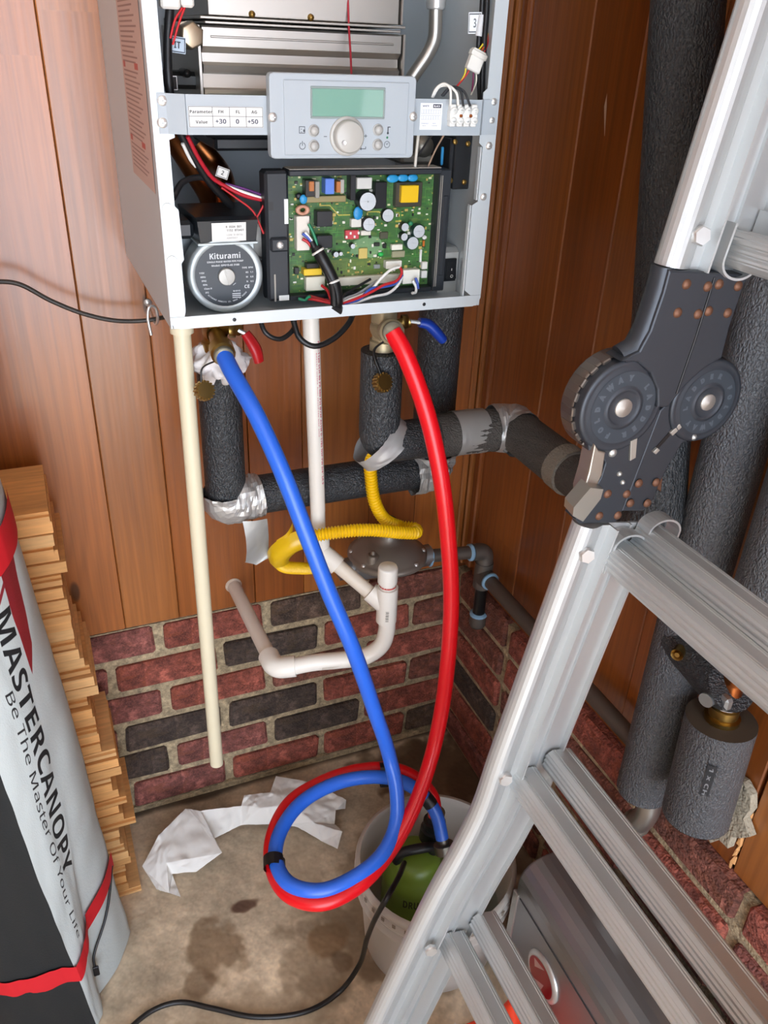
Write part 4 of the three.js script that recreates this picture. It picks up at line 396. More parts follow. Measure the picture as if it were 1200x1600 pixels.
  // circuit board in its black tray
  const tray = part(boiler, 'circuit_tray', mg(bx(-0.49, -0.268, 1.1215, 1.2605, 0.305, 0.3105, 0.001), bx(-0.4925, -0.466, 1.124, 1.2635, 0.3105, 0.336, 0.003), bx(-0.489, -0.4685, 1.18, 1.195, 0.334, 0.341, 0.002), bx(-0.2835, -0.268, 1.122, 1.262, 0.3105, 0.333, 0.001), bx(-0.466, -0.283, 1.258, 1.264, 0.3105, 0.338, 0.001), bx(-0.466, -0.283, 1.1215, 1.127, 0.3105, 0.33, 0.001), bx(-0.278, -0.2695, 1.14, 1.235, 0.325, 0.334, 0.002)), mat(0x202429, { roughness: 0.45 }));
  const lipM = mat(0x9a958c, { roughness: 0.4 });
  for (const g of [bx(-0.4655, -0.2845, 1.2645, 1.2655, 0.315, 0.338, 0.0003), bx(-0.4855, -0.4835, 1.124, 1.155, 0.3365, 0.3375, 0.0003), bx(-0.2805, -0.2795, 1.128, 1.256, 0.3335, 0.3342, 0.0002), bx(-0.2825, -0.2818, 1.128, 1.256, 0.3335, 0.3342, 0.0002)]) part(tray, 'tray_lip', g, lipM);
  part(tray, 'screw', screw(-0.4785, 1.1875, 0.341, 0.0042), chrome);
  part(tray, 'tray_sticker', mg(plane(0.0045, 0.026, [-0.4695, 1.222, 0.3364]), plane(0.012, 0.006, [-0.474, 1.1275, 0.3364])), mat(0xd8dad6, { roughness: 0.5 }));
  part(tray, 'tray_slot', plane(0.0055, 0.009, [-0.4865, 1.228, 0.3363]), blackRub);
  const pcb = canv(1024, 768, (c, w, h) => {
    c.fillStyle = '#3a6030'; c.fillRect(0, 0, w, h);
    for (let i = 0; i < 900; i++) { c.fillStyle = ['#3d8030', '#245a22', '#5a7a30', '#6f7a34', '#1d4a1f'][i % 5]; c.globalAlpha = 0.35; const x = rnd() * w, y = rnd() * h; c.fillRect(x, y, 10 + rnd() * 60, 4 + rnd() * 16); }
    c.globalAlpha = 1; for (let i = 0; i < 260; i++) { const x = rnd() * w, y = rnd() * h, q = 4 + rnd() * 9; c.fillStyle = ['#b9a850', '#cfc9a0', '#97913c', '#1a2a18', '#d9d8c4'][i % 5]; c.fillRect(x, y, q * (1 + rnd()), q); }
    c.strokeStyle = '#b9a84a'; c.lineWidth = 7; for (const p of [[[230, 200], [300, 200], [360, 265], [440, 265]], [[560, 250], [640, 250], [690, 290]], [[250, 300], [330, 300]]]) { c.beginPath(); p.forEach(([x, y], i) => i ? c.lineTo(x, y) : c.moveTo(x, y)); c.stroke(); }
    c.lineWidth = 2; c.strokeStyle = '#4d8f3a'; for (let i = 0; i < 120; i++) { let x = rnd() * w, y = rnd() * h; c.beginPath(); c.moveTo(x, y); for (let k = 0; k < 3; k++) { if (k % 2) x += (rnd() - 0.5) * 160; else y += (rnd() - 0.5) * 120; c.lineTo(x, y); } c.stroke(); }
    c.fillStyle = '#8fae8a'; c.globalAlpha = 0.55; c.beginPath(); c.moveTo(440, 520); c.lineTo(470, 440); c.lineTo(560, 410); c.lineTo(650, 420); c.lineTo(690, 500); c.lineTo(600, 560); c.fill();
    c.fillStyle = '#8a8440'; c.globalAlpha = 0.4; c.fillRect(250, 560, 560, 130);
  });
  const board = part(boiler, 'circuit_board', bx(-0.466, -0.2835, 1.1272, 1.258, 0.3108, 0.317, 0.0003), mat(0x2c6a2a, { roughness: 0.4 }));
  part(board, 'board_face', plane(0.1825, 0.1308, [-0.37475, 1.1926, 0.3173]), mat(0xffffff, { map: pcb, roughness: 0.35 }));
  for (const [x, y, w, h, ht, c, kind, name] of D.comps) {
    const z = 0.3174; let g;
    if (kind === 'b') g = cbox(x, y, z + ht / 2, w, h, ht, 0.0006);
    else if (kind === 'd') { g = new THREE.SphereGeometry(1, 14, 10); g.scale(w, h, 0.0022); g.translate(x, y, z + ht - 0.002); g = mg(g, cbox(x, y, z + ht / 2, w * 1.2, 0.0016, ht, 0.0002)); }
    else if (kind === 'r') { g = new THREE.TorusGeometry(w * 0.34, w * 0.16, 10, 20); g.scale(1, h / w * 1.4, 1); g.translate(x, y, z + ht * 0.6); }
    else g = lathe([[w, 0], [w, ht - 0.0008], [w * 0.9, ht]], [x, y, z], [0, 0, 1], 18);
    const m = part(board, name, g, col(c, 0.35));
    if (kind === 'c') { const cap = new THREE.CircleGeometry(w * 0.9, 18); cap.translate(x, y, z + ht + 0.0001); part(board, 'capacitor_top', mg(cap, cbox(x, y, z + ht + 0.0002, w * 1.5, w * 0.12, 0.0003, 0.0001), cbox(x, y, z + ht + 0.0002, w * 0.12, w * 1.5, 0.0003, 0.0001)), mat(0xc9cdd0, { metalness: 0.4, roughness: 0.4 })); }
  }
  { const tiny = [[], [], []]; for (let i = 0; i < 150; i++) { const x = -0.46 + rnd() * 0.17, y = 1.132 + rnd() * 0.12, q = rnd(); tiny[i % 3].push(cbox(x, y, 0.3182, 0.0012 + q * 0.003, 0.0012 + rnd() * 0.0024, 0.0016, 0.0002)); } ['#d8d6c8', '#1d1f1c', '#b8a35a'].forEach((c, i) => { part(board, 'small_components', mg(tiny[i]), col(c, 0.4)).userData.kind = 'stuff'; }); }
  const wd = D.comps.find((q) => q[7] === 'dip_switch'); for (let k = 0; k < 4; k++) part(board, 'switch_lever', cbox(wd[0] - 0.0075 + k * 0.005, wd[1] + (k % 2 ? 0.002 : -0.002), 0.323, 0.0022, 0.003, 0.002, 0.0003), whiteP);
  D.harness.forEach((p, i) => part(boiler, 'cable_loom', sweep(smooth(p, 24), i ? 0.0042 : 0.007, 10), blackRub));
  D.wires.forEach(([c, p]) => part(boiler, 'wire', wire(p, 0.0018), col(c, 0.4)));
  const tie = (p, rz) => { const g = mg(new THREE.TorusGeometry(0.0068, 0.0014, 8, 20)); g.rotateX(1.25); g.rotateZ(rz); g.translate(...p); return g; };
  part(boiler, 'cable_tie', tie(D.harness[0][0].map((v, i) => v + (D.harness[0][1][i] - v) * 0.4), 0.5), whiteP); part(boiler, 'cable_tie', tie(D.harness[0][3], 0.3), whiteP);
  // power switch
  const sb = part(boiler, 'switch_box', new ConvexGeometry([[-0.264, 1.113, 0.3080], [-0.2375, 1.113, 0.3080], [-0.264, 1.162, 0.3080], [-0.2375, 1.162, 0.3080], [-0.264, 1.167, 0.3], [-0.2375, 1.167, 0.3], [-0.264, 1.113, 0.27], [-0.2375, 1.113, 0.27], [-0.264, 1.167, 0.27], [-0.2375, 1.167, 0.27]].map((q) => V(...q))), mat(0xc9cac6, { metalness: 0.5, roughness: 0.4 }));
  part(sb, 'rocker_switch', mg(cbox(-0.249, 1.141, 0.3095, 0.0165, 0.028, 0.003, 0.0006), new ConvexGeometry([[-0.2555, 1.131, 0.3110], [-0.2425, 1.131, 0.3110], [-0.2555, 1.152, 0.3110], [-0.2425, 1.152, 0.3110], [-0.2555, 1.131, 0.3155], [-0.2425, 1.131, 0.3155], [-0.2555, 1.152, 0.3125], [-0.2425, 1.152, 0.3125]].map((q) => V(...q)))), blackP);
  const ring = new THREE.TorusGeometry(0.0016, 0.0004, 6, 14); ring.translate(-0.249, 1.1345, 0.3158); part(sb, 'switch_mark', mg(ring, cbox(-0.249, 1.1425, 0.3145, 0.0006, 0.003, 0.0006, 0.0001)), whiteP);
  part(boiler, 'wire', sweep(smooth(D.bw.loopUnder, 24), 0.003, 8), blackRub); part(boiler, 'wire', sweep(smooth(D.bw.loopUnder2, 24), 0.0036, 8), blackRub);
}
// ---------- pipework ----------
const foamBump = tex(512, 512, (u, v) => { const w = fbm(u * 14, v * 14, 3, 2) * 2, f = 255 * (0.6 * fbm(u * 90 + w, v * 40 + w, 5, 3) + 0.4 * vn(u * 200, v * 120, 8)); return [f, f, f]; }, false); foamBump.repeat.set(5, 5);
const foamRough = tex(256, 256, (u, v) => { const f = 255 * (0.62 + 0.5 * (fbm(u * 40, v * 24, 9, 3) - 0.5)); return [f, f, f]; }, false); foamRough.repeat.set(8, 8);
const foamM = mat(0x303234, { bumpMap: foamBump, bumpScale: 0.003, roughness: 0.45 });
const foamDusty = mat(0x4d4a46, { bumpMap: foamBump, bumpScale: 0.003, roughness: 0.7 });
const foamGrey = mat(0x55575a, { bumpMap: foamBump, bumpScale: 0.003, roughness: 0.42 });
const foamCut = mat(0x7d6c58, { bumpMap: foamBump, bumpScale: 0.004, roughness: 0.95 });
const foil = mat(0xc6c6c4, { metalness: 0.65, roughness: 0.4 });
const ductTape = mat(0xa3a3a0, { metalness: 0.4, roughness: 0.45 });
const pvc = mat(0xe9e4da, { roughness: 0.35 });
const cpvc = mat(0xe0d6b8, { roughness: 0.4 });
const ironM = mat(0x6e6760, { metalness: 0.55, roughness: 0.5 });
const dope = mat(0x8db4d0, { roughness: 0.7 });
const crumple = (r, a, s) => (t, ang, L) => r + a * (Math.abs(Math.sin(ang * 3 + 9 * vn(L * 60, ang * 1.5, s))) * vn(L * 90, ang * 2, s + 3) + 0.3 * vn(L * 220, ang * 7, s + 9));
const facet = (g) => { const q = g.toNonIndexed(); q.computeVertexNormals(); return q; };
const tapeOn = (pts, r, a = 0.004, s = 1) => (a > 0.003 ? facet : (g) => g)(sweep(smooth(pts, 22), r, 30, { rf: crumple(r, a, s), open: true }));
{
  // left riser, lower run, back riser
  const z = 0.18, t = thing('insulated_pipe', 'black foam insulated pipe dropping from the left valve and running low to the right', 'pipe', [-0.524, 0.79, z]);
  const P = fillet([[-0.524, 0.992, z], [-0.524, 0.79, z], [-0.2, 0.79, z]], 0.022, 8);
  part(t, 'foam_sleeve', sweep(P, 0.0295, 28), foamM);
  part(t, 'pipe_core', rod([-0.526, 0.98, z], [-0.528, 1.026, 0.195], 0.014), brass);
  part(t, 'foam_sleeve', sweep(fillet([[-0.21, 0.79, z], [-0.19, 0.792, z], [-0.19, 1.7, z]], 0.02, 8), 0.0325, 28), foamM);
  part(t, 'foil_tape', tapeOn(fillet([[-0.526, 0.805, z], [-0.526, 0.785, z], [-0.472, 0.789, z]], 0.022, 8), 0.031, 0.006, 3), foil, 'crumpled foil tape round the lower bend');
  part(t, 'foil_tape', tapeOn(fillet([[-0.225, 0.79, z], [-0.19, 0.79, z], [-0.19, 0.822, z]], 0.02, 8), 0.035, 0.008, 8), ductTape, 'crumpled silver tape round the right bend');
  part(t, 'loose_tape', grid(8, 16, (u, v) => V(-0.509 + u * 0.036 + 0.003 * Math.sin(v * 3), 0.768 - v * 0.083 - (v > 0.85 ? 0.01 * Math.abs(u - 0.5) * -2 * (v - 0.85) / 0.15 : 0), 0.212 + 0.004 * Math.sin(v * 4 + u * 2) + 0.003 * fbm(u * 5, v * 7, 3))), ductTape, 'loose strip of silver tape hanging down');
}
{
  // right riser, upper run, elbow to the right wall and up
  const z = 0.285, t = thing('insulated_pipe', 'black foam insulated pipe from the right valve, turning the corner and rising behind the ladder', 'pipe', [-0.327, 0.9, z]);
  part(t, 'foam_sleeve', sweep(fillet([[-0.327, 1.035, z], [-0.327, 0.9, z], [-0.21, 0.899, z]], 0.024, 8), 0.0285, 28), foamM);
  part(t, 'foam_sleeve', sweep(fillet([[-0.24, 0.899, z], [-0.112, 0.897, z + 0.003], [-0.112, 0.896, 0.425]], 0.03, 8), 0.0315, 28), foamDusty);
  part(t, 'foam_sleeve', sweep([[-0.112, 0.896, 0.43], [-0.112, 0.896, 0.6]], 0.029, 28), foamDusty);
  part(t, 'foam_joint', sweep([[-0.112, 0.896, 0.42], [-0.112, 0.896, 0.446]], 0.033, 28), mat(0x8a857b, { roughness: 0.85, bumpMap: foamBump, bumpScale: 0.003 }), 'dusty grey end ring of the sleeve');
  part(t, 'foam_sleeve', sweep(fillet([[-0.112, 0.895, 0.575], [-0.108, 0.9, 0.606], [-0.1, 1.1, 0.552], [-0.1, 1.75, 0.42]], 0.03, 8), 0.036, 32), foamM);
  part(t, 'pipe_core', rod([-0.327, 1.02, z], [-0.3258, 1.0355, 0.283], 0.016), blackP);
  part(t, 'foil_tape', grid(60, 10, (u, v) => { const a = u * 6.2832, q = 1 + 0.05 * crumple(0, 1, 5)(0, u === 1 ? 0 : a, v * 0.03), m = Math.cos(a) * 0.0425 * q, w = (v - 0.5) * (0.03 + 0.008 * Math.cos(a)); return V(-0.3235 + (m + w) * 0.7071, 0.9015 + (m - w) * 0.7071, z + Math.sin(a) * 0.0302 * q); }), foil, 'shiny foil tape slanted over the bend');
  part(t, 'foil_tape', tapeOn([[-0.212, 0.899, z], [-0.19, 0.899, z], [-0.163, 0.898, z]], 0.0325, 0.001, 4), ductTape, 'smooth band of silver tape');
  part(t, 'foil_tape', tapeOn(fillet([[-0.147, 0.898, z], [-0.112, 0.897, z + 0.002], [-0.112, 0.896, 0.315]], 0.03, 8), 0.0325, 0.005, 12), foil, 'crumpled foil tape round the corner bend');
}
function valve(c, out, handleM, handlePts, capP, label, bodyM) {
  const t = thing('drain_valve', label, 'valve', [c[0], c[1] - 0.02, c[2]]);
  part(t, 'body', mg(lathes([[0, 1.1085 - c[1]], [0.012, 1.1085 - c[1]], [0.012, 0.032], [0.018, 0.03], [0.018, 0.012], [0.015, 0.01], [0.016, -0.012], [0.019, -0.014], [0.019, -0.026], [0, -0.026]], c, [0, 1, 0], 8), lathe([[0.014, 0.014], [0.017, 0], [0.014, -0.014]], c, [0, 0, 1], 18)), bodyM);
  const o = V(...out), d = o.clone().sub(V(...c)).normalize();
  part(t, 'outlet', mg(rod(c, o.clone().addScaledVector(d, -0.008), 0.011), lathes([[0, -0.02], [0.0155, -0.02], [0.0155, -0.002], [0.013, 0.001], [0, 0.001]], [o.x, o.y, o.z], [d.x, d.y, d.z], 16)), bodyM);
  part(t, 'hose_nut', lathe([[0.0115, -0.002], [0.013, 0.001], [0.0122, 0.008], [0, 0.009]], [o.x, o.y, o.z], [d.x, d.y, d.z], 16), mat(0x8c8877, { metalness: 0.7, roughness: 0.45 }));
  const h0 = V(...handlePts[0]);
  part(t, 'stem', mg(rod([c[0] + 0.008, c[1] + 0.006, c[2] + 0.01], h0, 0.0075), lathe([[0.009, -0.004], [0.009, 0.004], [0, 0.005]], [h0.x - 0.008, h0.y, h0.z], [1, 0, 0.2], 6)), brass);
  part(t, 'lever_arm', sweep([h0, V(...handlePts[1])], 0.006, 8, { flat: 0.35 }), chrome);
  part(t, 'lever_handle', sweep(smooth(handlePts.slice(1), 16), 0.0095, 12, { flat: 0.7, rf: (k) => 0.0085 + 0.002 * Math.sin(k * 3) }), handleM);
  part(t, 'cap_strap', sweep(smooth([o.clone().addScaledVector(d, -0.008).add(V(-0.008, -0.01, 0)), [(o.x + capP[0]) / 2 - 0.012, (o.y + capP[1]) / 2 + 0.004, capP[2]], [capP[0] - 0.003, capP[1] + 0.012, capP[2]]], 16), 0.0022, 8, { flat: 0.5 }), blackRub);
  const knurl = []; for (let k = 0; k < 16; k++) { const a = k / 16 * 6.283, g = cbox(0.0115 * Math.cos(a), 0, 0.0115 * Math.sin(a), 0.003, 0.011, 0.003, 0.0005); g.rotateX(1.1); g.rotateZ(-0.5); g.translate(...capP); knurl.push(g); }
  const cg = lathes([[0, 0.006], [0.0105, 0.006], [0.0115, 0.004], [0.0115, -0.006], [0, -0.006]], [0, 0, 0], [0, 1, 0], 18); cg.rotateX(1.1); cg.rotateZ(-0.5); cg.translate(...capP);
  part(t, 'hanging_cap', mg(cg, knurl), brass, 'knurled brass cap dangling on a strap');
  return t;
}
valve([-0.529, 1.053, 0.2], [-0.5345, 1.044, 0.272], redP, [[-0.506, 1.062, 0.235], [-0.498, 1.058, 0.238], [-0.492, 1.048, 0.242], [-0.487, 1.037, 0.246], [-0.484, 1.022, 0.248]], [-0.558, 0.992, 0.252], 'brass drain valve with red lever feeding the blue hose', brass);
valve([-0.3255, 1.062, 0.283], [-0.343, 1.081, 0.352], blueP, [[-0.296, 1.076, 0.3], [-0.284, 1.074, 0.302], [-0.272, 1.071, 0.304], [-0.262, 1.062, 0.306], [-0.25, 1.049, 0.308]], [-0.34, 1.004, 0.32], 'brass drain valve with blue lever feeding the red hose', mat(0xb6a887, { metalness: 0.6, roughness: 0.45 }));
{ // white cloth wrapped under the left valve
  const g = new THREE.SphereGeometry(1, 48, 32), p = g.attributes.position;
  for (let i = 0; i < p.count; i++) { const v = V(p.getX(i), p.getY(i), p.getZ(i)), a = Math.atan2(v.z, v.x), n = 0.86 + 0.45 * (fbm(a * 2.2 + 7, v.y * 2.5, 6, 3) - 0.4) + 0.1 * Math.sin(a * 9 + v.y * 5); p.setXYZ(i, v.x * 0.039 * n, v.y * 0.027 * n + 0.006 * Math.sin(a * 4), v.z * 0.04 * n); }
  g.computeVertexNormals(); g.translate(-0.527, 1.012, 0.203);
  solo('white_rag', mg(g), mat(0xe9e4e2, { roughness: 0.95 }), 'crumpled white rag wrapped round the pipe below the left brass valve', 'rag', [-0.527, 0.99, 0.2]);
}
{ // cream discharge pipe
  const t = thing('discharge_pipe', 'cream plastic pipe hanging straight down from the boiler, left of the blue hose', 'pipe', [-0.5775, 0.305, 0.22]);
  part(t, 'tube', rod([-0.5775, 0.305, 0.22], [-0.5745, 1.08, 0.22], 0.0112, 20), cpvc);
  part(t, 'coupling', lathes([[0, 0.03], [0.0165, 0.03], [0.0165, 0.008], [0.0148, 0.006], [0.0148, -0.018], [0.0112, -0.0185]], [-0.5745, 1.078, 0.22], [0, 1, 0], 20), cpvc);
}
{ // white condensate drain with trap
  const t = thing('condensate_drain', 'white plastic drain pipe with a capped tee and curved trap entering the wall', 'pipe', [-0.4, 0.5, 0.2]);
  const r = 0.0112, zv = 0.222, vx = (y) => -0.394 - (y - 0.71) / 0.398 * 0.0125;
  part(t, 'vertical_tube', rod([vx(1.108), 1.108, zv], [vx(0.705), 0.705, zv], r, 20), pvc);
  const pt = canv(64, 1024, (c, w, h) => { c.fillStyle = '#e9e4da'; c.fillRect(0, 0, w, h); c.save(); c.translate(16, 10); c.rotate(Math.PI / 2); c.fillStyle = '#c0304e'; c.font = 'bold 27px sans-serif'; c.fillText('PVC-1120 SCH 40 PR 480 PSI @73F ASTM D-1785 NSF-PW 3/4" LA 9', 0, 0); c.font = 'bold 22px sans-serif'; c.fillText('POTABLE WATER  DWV  STANDARD PIPE  0318', 60, 26); c.restore(); });
  part(t, 'red_print', grid(6, 2, (u, v) => { const k = 0.2 + u * 1.1, y = 0.77 + v * 0.27; return V(vx(y) + Math.sin(k) * (r + 0.0003), y, zv + Math.cos(k) * (r + 0.0003)); }), mat(0xffffff, { map: pt, roughness: 0.4 }), 'red lettering printed along the pipe');
  part(t, 'elbow', mg(lathes([[0, 0.024], [0.0152, 0.024], [0.0152, -0.012], [0.01, -0.018], [0, -0.019]], [-0.3925, 0.703, zv], [0, 1, 0], 20), lathes([[0, 0.036], [0.0155, 0.036], [0.0152, 0.002], [0, 0]], [-0.392, 0.699, zv + 0.002], [0.068, -0.062, 0.066], 20)), pvc);
  part(t, 'branch_tube', rod([-0.38, 0.688, 0.234], [-0.322, 0.6355, 0.287], r, 20), mat(0xe0d6c6, { roughness: 0.4 }));
  part(t, 'tee', mg(lathes([[0, 0.03], [0.0162, 0.03], [0.0162, -0.034], [0, -0.034]], [-0.309, 0.632, 0.3], [0, 1, 0], 22), lathes([[0, 0.034], [0.0155, 0.034], [0.0155, 0], [0, 0]], [-0.309, 0.6255, 0.299], [-0.068, 0.062, -0.066], 20)), pvc);
  part(t, 'riser', rod([-0.309, 0.655, 0.3], [-0.3095, 0.684, 0.3], 0.0125, 18), pvc);
  part(t, 'cap', lathe([[0.0152, -0.016], [0.0152, 0.008], [0.0135, 0.0125], [0, 0.014]], [-0.31, 0.688, 0.3], [0, 1, 0], 22), pvc);
  part(t, 'red_ring', lathe([[0.0127, 0], [0.0127, 0.003]], [-0.309, 0.664, 0.3], [0, 1, 0], 20), mat(0xc0524a, { roughness: 0.5 }));
  const bc = canv(64, 128, (c, w, h) => { c.fillStyle = '#e3ddd2'; c.fillRect(0, 0, w, h); c.fillStyle = '#33302c'; for (let i = 0; i < 14; i++) c.fillRect(8 + i % 3 * 3, 8 + i * 8, 44, 2 + (i * 7 % 4)); });
  part(t, 'bar_code', grid(4, 1, (u, v) => { const a = -0.55 + u * 0.4; return V(-0.309 + Math.sin(a) * 0.0165, 0.606 + v * 0.022, 0.3 + Math.cos(a) * 0.0165); }), mat(0xffffff, { map: bc, roughness: 0.5 }));
  part(t, 'trap_bend', sweep(smooth([[-0.308, 0.61, 0.3], [-0.3075, 0.577, 0.3], [-0.315, 0.548, 0.298], [-0.34, 0.528, 0.292], [-0.379, 0.523, 0.281], [-0.42, 0.519, 0.268], [-0.455, 0.511, 0.257]], 40), 0.0135, 20), pvc);
  part(t, 'paper_sticker', grid(8, 3, (u, v) => { const q = V(-0.352 - u * 0.058, 0.5255 - u * 0.004, 0.2885 - u * 0.016), a = 0.1 + v * 0.9; return q.add(V(0, -Math.sin(a) * 0.0139, Math.cos(a) * 0.0139)); }), mat(0xcfc8bc, { roughness: 0.8 }), 'peeling paper sticker on the trap');
  part(t, 'end_elbow', mg(sweep(fillet([[-0.446, 0.5125, 0.259], [-0.477, 0.5085, 0.249], [-0.4785, 0.5085, 0.215]], 0.02, 8), 0.0172, 22)), pvc);
  part(t, 'wall_stub', rod([-0.478, 0.5085, 0.22], [-0.485, 0.5085, -0.008], 0.0125, 20), mat(0xe3dacd, { roughness: 0.5 }));
  part(t, 'caulk_ring', lathe([[0.012, 0.004], [0.0145, 0.002], [0.0155, 0]], [-0.485, 0.5085, 0], [0, 0, 1], 18), mat(0xc9b6a2, { roughness: 0.9 }));
}
{ // gas flex line
  const t = thing('gas_flex_line', 'yellow corrugated gas line looping behind the blue and red hoses', 'gas line', [-0.3, 0.6, 0.2]);
  const P = smooth(D.yel, 1800);
  part(t, 'corrugated_tube', sweep(P, 0.0095, 14, { rf: (k, a, L) => 0.009 + 0.0013 * Math.sin(L * 6.283 / 0.0048) }), mat(0xf0c108, { roughness: 0.4 }));
  const i0 = P.findIndex((p) => p.x < -0.448), seg = P.slice(i0 - 60, i0 + 150).filter((_, i) => i % 5 === 0);
  part(t, 'yellow_tape', sweep(seg, 0.0125, 8, { flat: 1.25, rf: (k, a) => 0.0118 + 0.002 * Math.abs(Math.cos(a * 2)) }), mat(0xd6ad10, { roughness: 0.3 }), 'clear yellow tape wrapped over the bend');
  const q = seg[6]; part(t, 'tape_tail', grid(6, 4, (u, v) => V(q.x - 0.004 - 0.024 * u, q.y + 0.012 - 0.016 * u + 0.018 * v * (1 - u * 0.7), q.z - 0.006 + 0.006 * Math.sin(u * 4))), mat(0xcfa312, { roughness: 0.3 }), 'loose tail of yellow tape');
}
{ // gas regulator and iron pipe
  const t = thing('gas_regulator', 'round grey metal gas regulator low on the wall with iron pipe to the corner', 'gas regulator', [-0.236, 0.575, 0.12]);
  const rm = mat(0x9b968e, { metalness: 0.6, roughness: 0.42 });
  part(t, 'diaphragm_housing', mg(lathe([[0, -0.014], [0.05, -0.014], [0.066, -0.005], [0.071, -0.004], [0.071, 0.003], [0.066, 0.005], [0.062, 0.008], [0.05, 0.022], [0.03, 0.03], [0.022, 0.033], [0.018, 0.042], [0.0165, 0.056], [0, 0.056]], [-0.232, 0.598, 0.12], [0, 1, 0], 44)), rm);
  for (let k = 0; k < 8; k++) { const a = k / 8 * 6.283 + 0.3; part(t, 'housing_screw', lathe([[0.0042, -0.001], [0.0042, 0.003], [0, 0.004]], [-0.232 + 0.0645 * Math.cos(a), 0.603, 0.12 + 0.0645 * Math.sin(a)], [0, 1, 0], 8), chrome); }
  part(t, 'vent_plug', mg(lathe([[0.011, 0], [0.011, 0.018], [0.008, 0.02], [0, 0.02]], [-0.272, 0.603, 0.15], [0, 1, 0], 16), lathe([[0.004, 0.02], [0.004, 0.026], [0, 0.027]], [-0.272, 0.603, 0.15], [0, 1, 0], 10)), rm);
  part(t, 'spring_cap', lathe([[0.0135, 0], [0.0135, 0.018], [0, 0.019]], [-0.232, 0.652, 0.12], [0, 1, 0], 8), blackP);
  part(t, 'valve_body', mg(cbox(-0.236, 0.578, 0.125, 0.13, 0.028, 0.04, 0.006), lathes([[0, 0.02], [0.02, 0.02], [0.02, -0.012], [0, -0.012]], [-0.166, 0.578, 0.12], [1, 0, 0], 6), lathes([[0, 0.02], [0.019, 0.02], [0.019, -0.012], [0, -0.012]], [-0.304, 0.583, 0.12], [-1, 0, 0], 6)), mat(0x96989a, { metalness: 0.8, roughness: 0.4 }));
  const iron = part(t, 'iron_pipe', mg(rod([-0.16, 0.577, 0.12], [-0.04, 0.563, 0.12], 0.0125, 16), sweep(fillet([[-0.058, 0.565, 0.12], [-0.03, 0.562, 0.12], [-0.03, 0.53, 0.122]], 0.018, 8), 0.0165, 18), lathes([[0, 0.026], [0.0175, 0.026], [0.0175, -0.03], [0, -0.03]], [-0.03, 0.513, 0.122], [0, 1, 0], 18), lathes([[0, 0.024], [0.018, 0.024], [0.018, 0], [0, 0]], [-0.031, 0.509, 0.124], [0, 0.1, 1], 18), rod([-0.031, 0.513, 0.14], [-0.031, 0.513, 0.64], 0.0135, 16)), ironM);
  part(iron, 'thread_sealant', mg(lathe([[0.0128, -0.004], [0.0165, -0.002], [0.0165, 0.002], [0.0128, 0.004]], [-0.062, 0.5655, 0.12], [1, -0.1, 0], 16), lathe([[0.0138, -0.003], [0.0178, -0.002], [0.0175, 0.003], [0.0138, 0.004]], [-0.031, 0.513, 0.151], [0, 0, 1], 16), lathe([[0.0122, -0.004], [0.0175, -0.002], [0.0175, 0.002], [0.0122, 0.004]], [-0.03, 0.417, 0.122], [0, 1, 0], 16), lathe([[0.0128, -0.005], [0.0205, -0.003], [0.0128, 0.002]], [-0.145, 0.5755, 0.12], [1, -0.1, 0], 16)), dope, 'pale blue sealant at the joints');
  part(t, 'drip_nipple', rod([-0.03, 0.49, 0.122], [-0.03, 0.41, 0.122], 0.012, 16), mat(0x131314, { roughness: 0.3 }));
  part(t, 'drip_cap', lathe([[0.0165, 0.014], [0.0165, -0.008], [0.014, -0.014], [0, -0.015]], [-0.03, 0.402, 0.122], [0, 1, 0], 18), ironM);
}
{ // big grey insulated riser on the right wall
  const t = thing('insulated_pipe', 'thick grey foam insulated riser on the right wall ending in a steel elbow', 'pipe', [-0.06, 0.48, 0.648]);
  part(t, 'foam_sleeve', sweep([[-0.06, 0.49, 0.65], [-0.06, 0.66, 0.649], [-0.06, 1.75, 0.645]], 0.035, 32), foamGrey);
  part(t, 'foam_branch', sweep(fillet([[-0.062, 0.765, 0.65], [-0.062, 0.752, 0.73], [-0.062, 0.758, 0.737]], 0.01, 4), 0.034, 28), foamM, 'black foam branch towards the next riser');
  part(t, 'steel_elbow', mg(sweep(fillet([[-0.06, 0.5, 0.668], [-0.06, 0.455, 0.67], [-0.056, 0.408, 0.645]], 0.03, 8), 0.0165, 20), lathes([[0.0155, 0.012], [0.0195, 0.012], [0.0195, -0.012], [0.0155, -0.012]], [-0.0565, 0.415, 0.649], [0.08, -1, -0.5], 20)), stainless);
  part(t, 'rubber_hose', rod([-0.057, 0.42, 0.651], [-0.04, 0.33, 0.605], 0.0155, 18), blackRub);
}
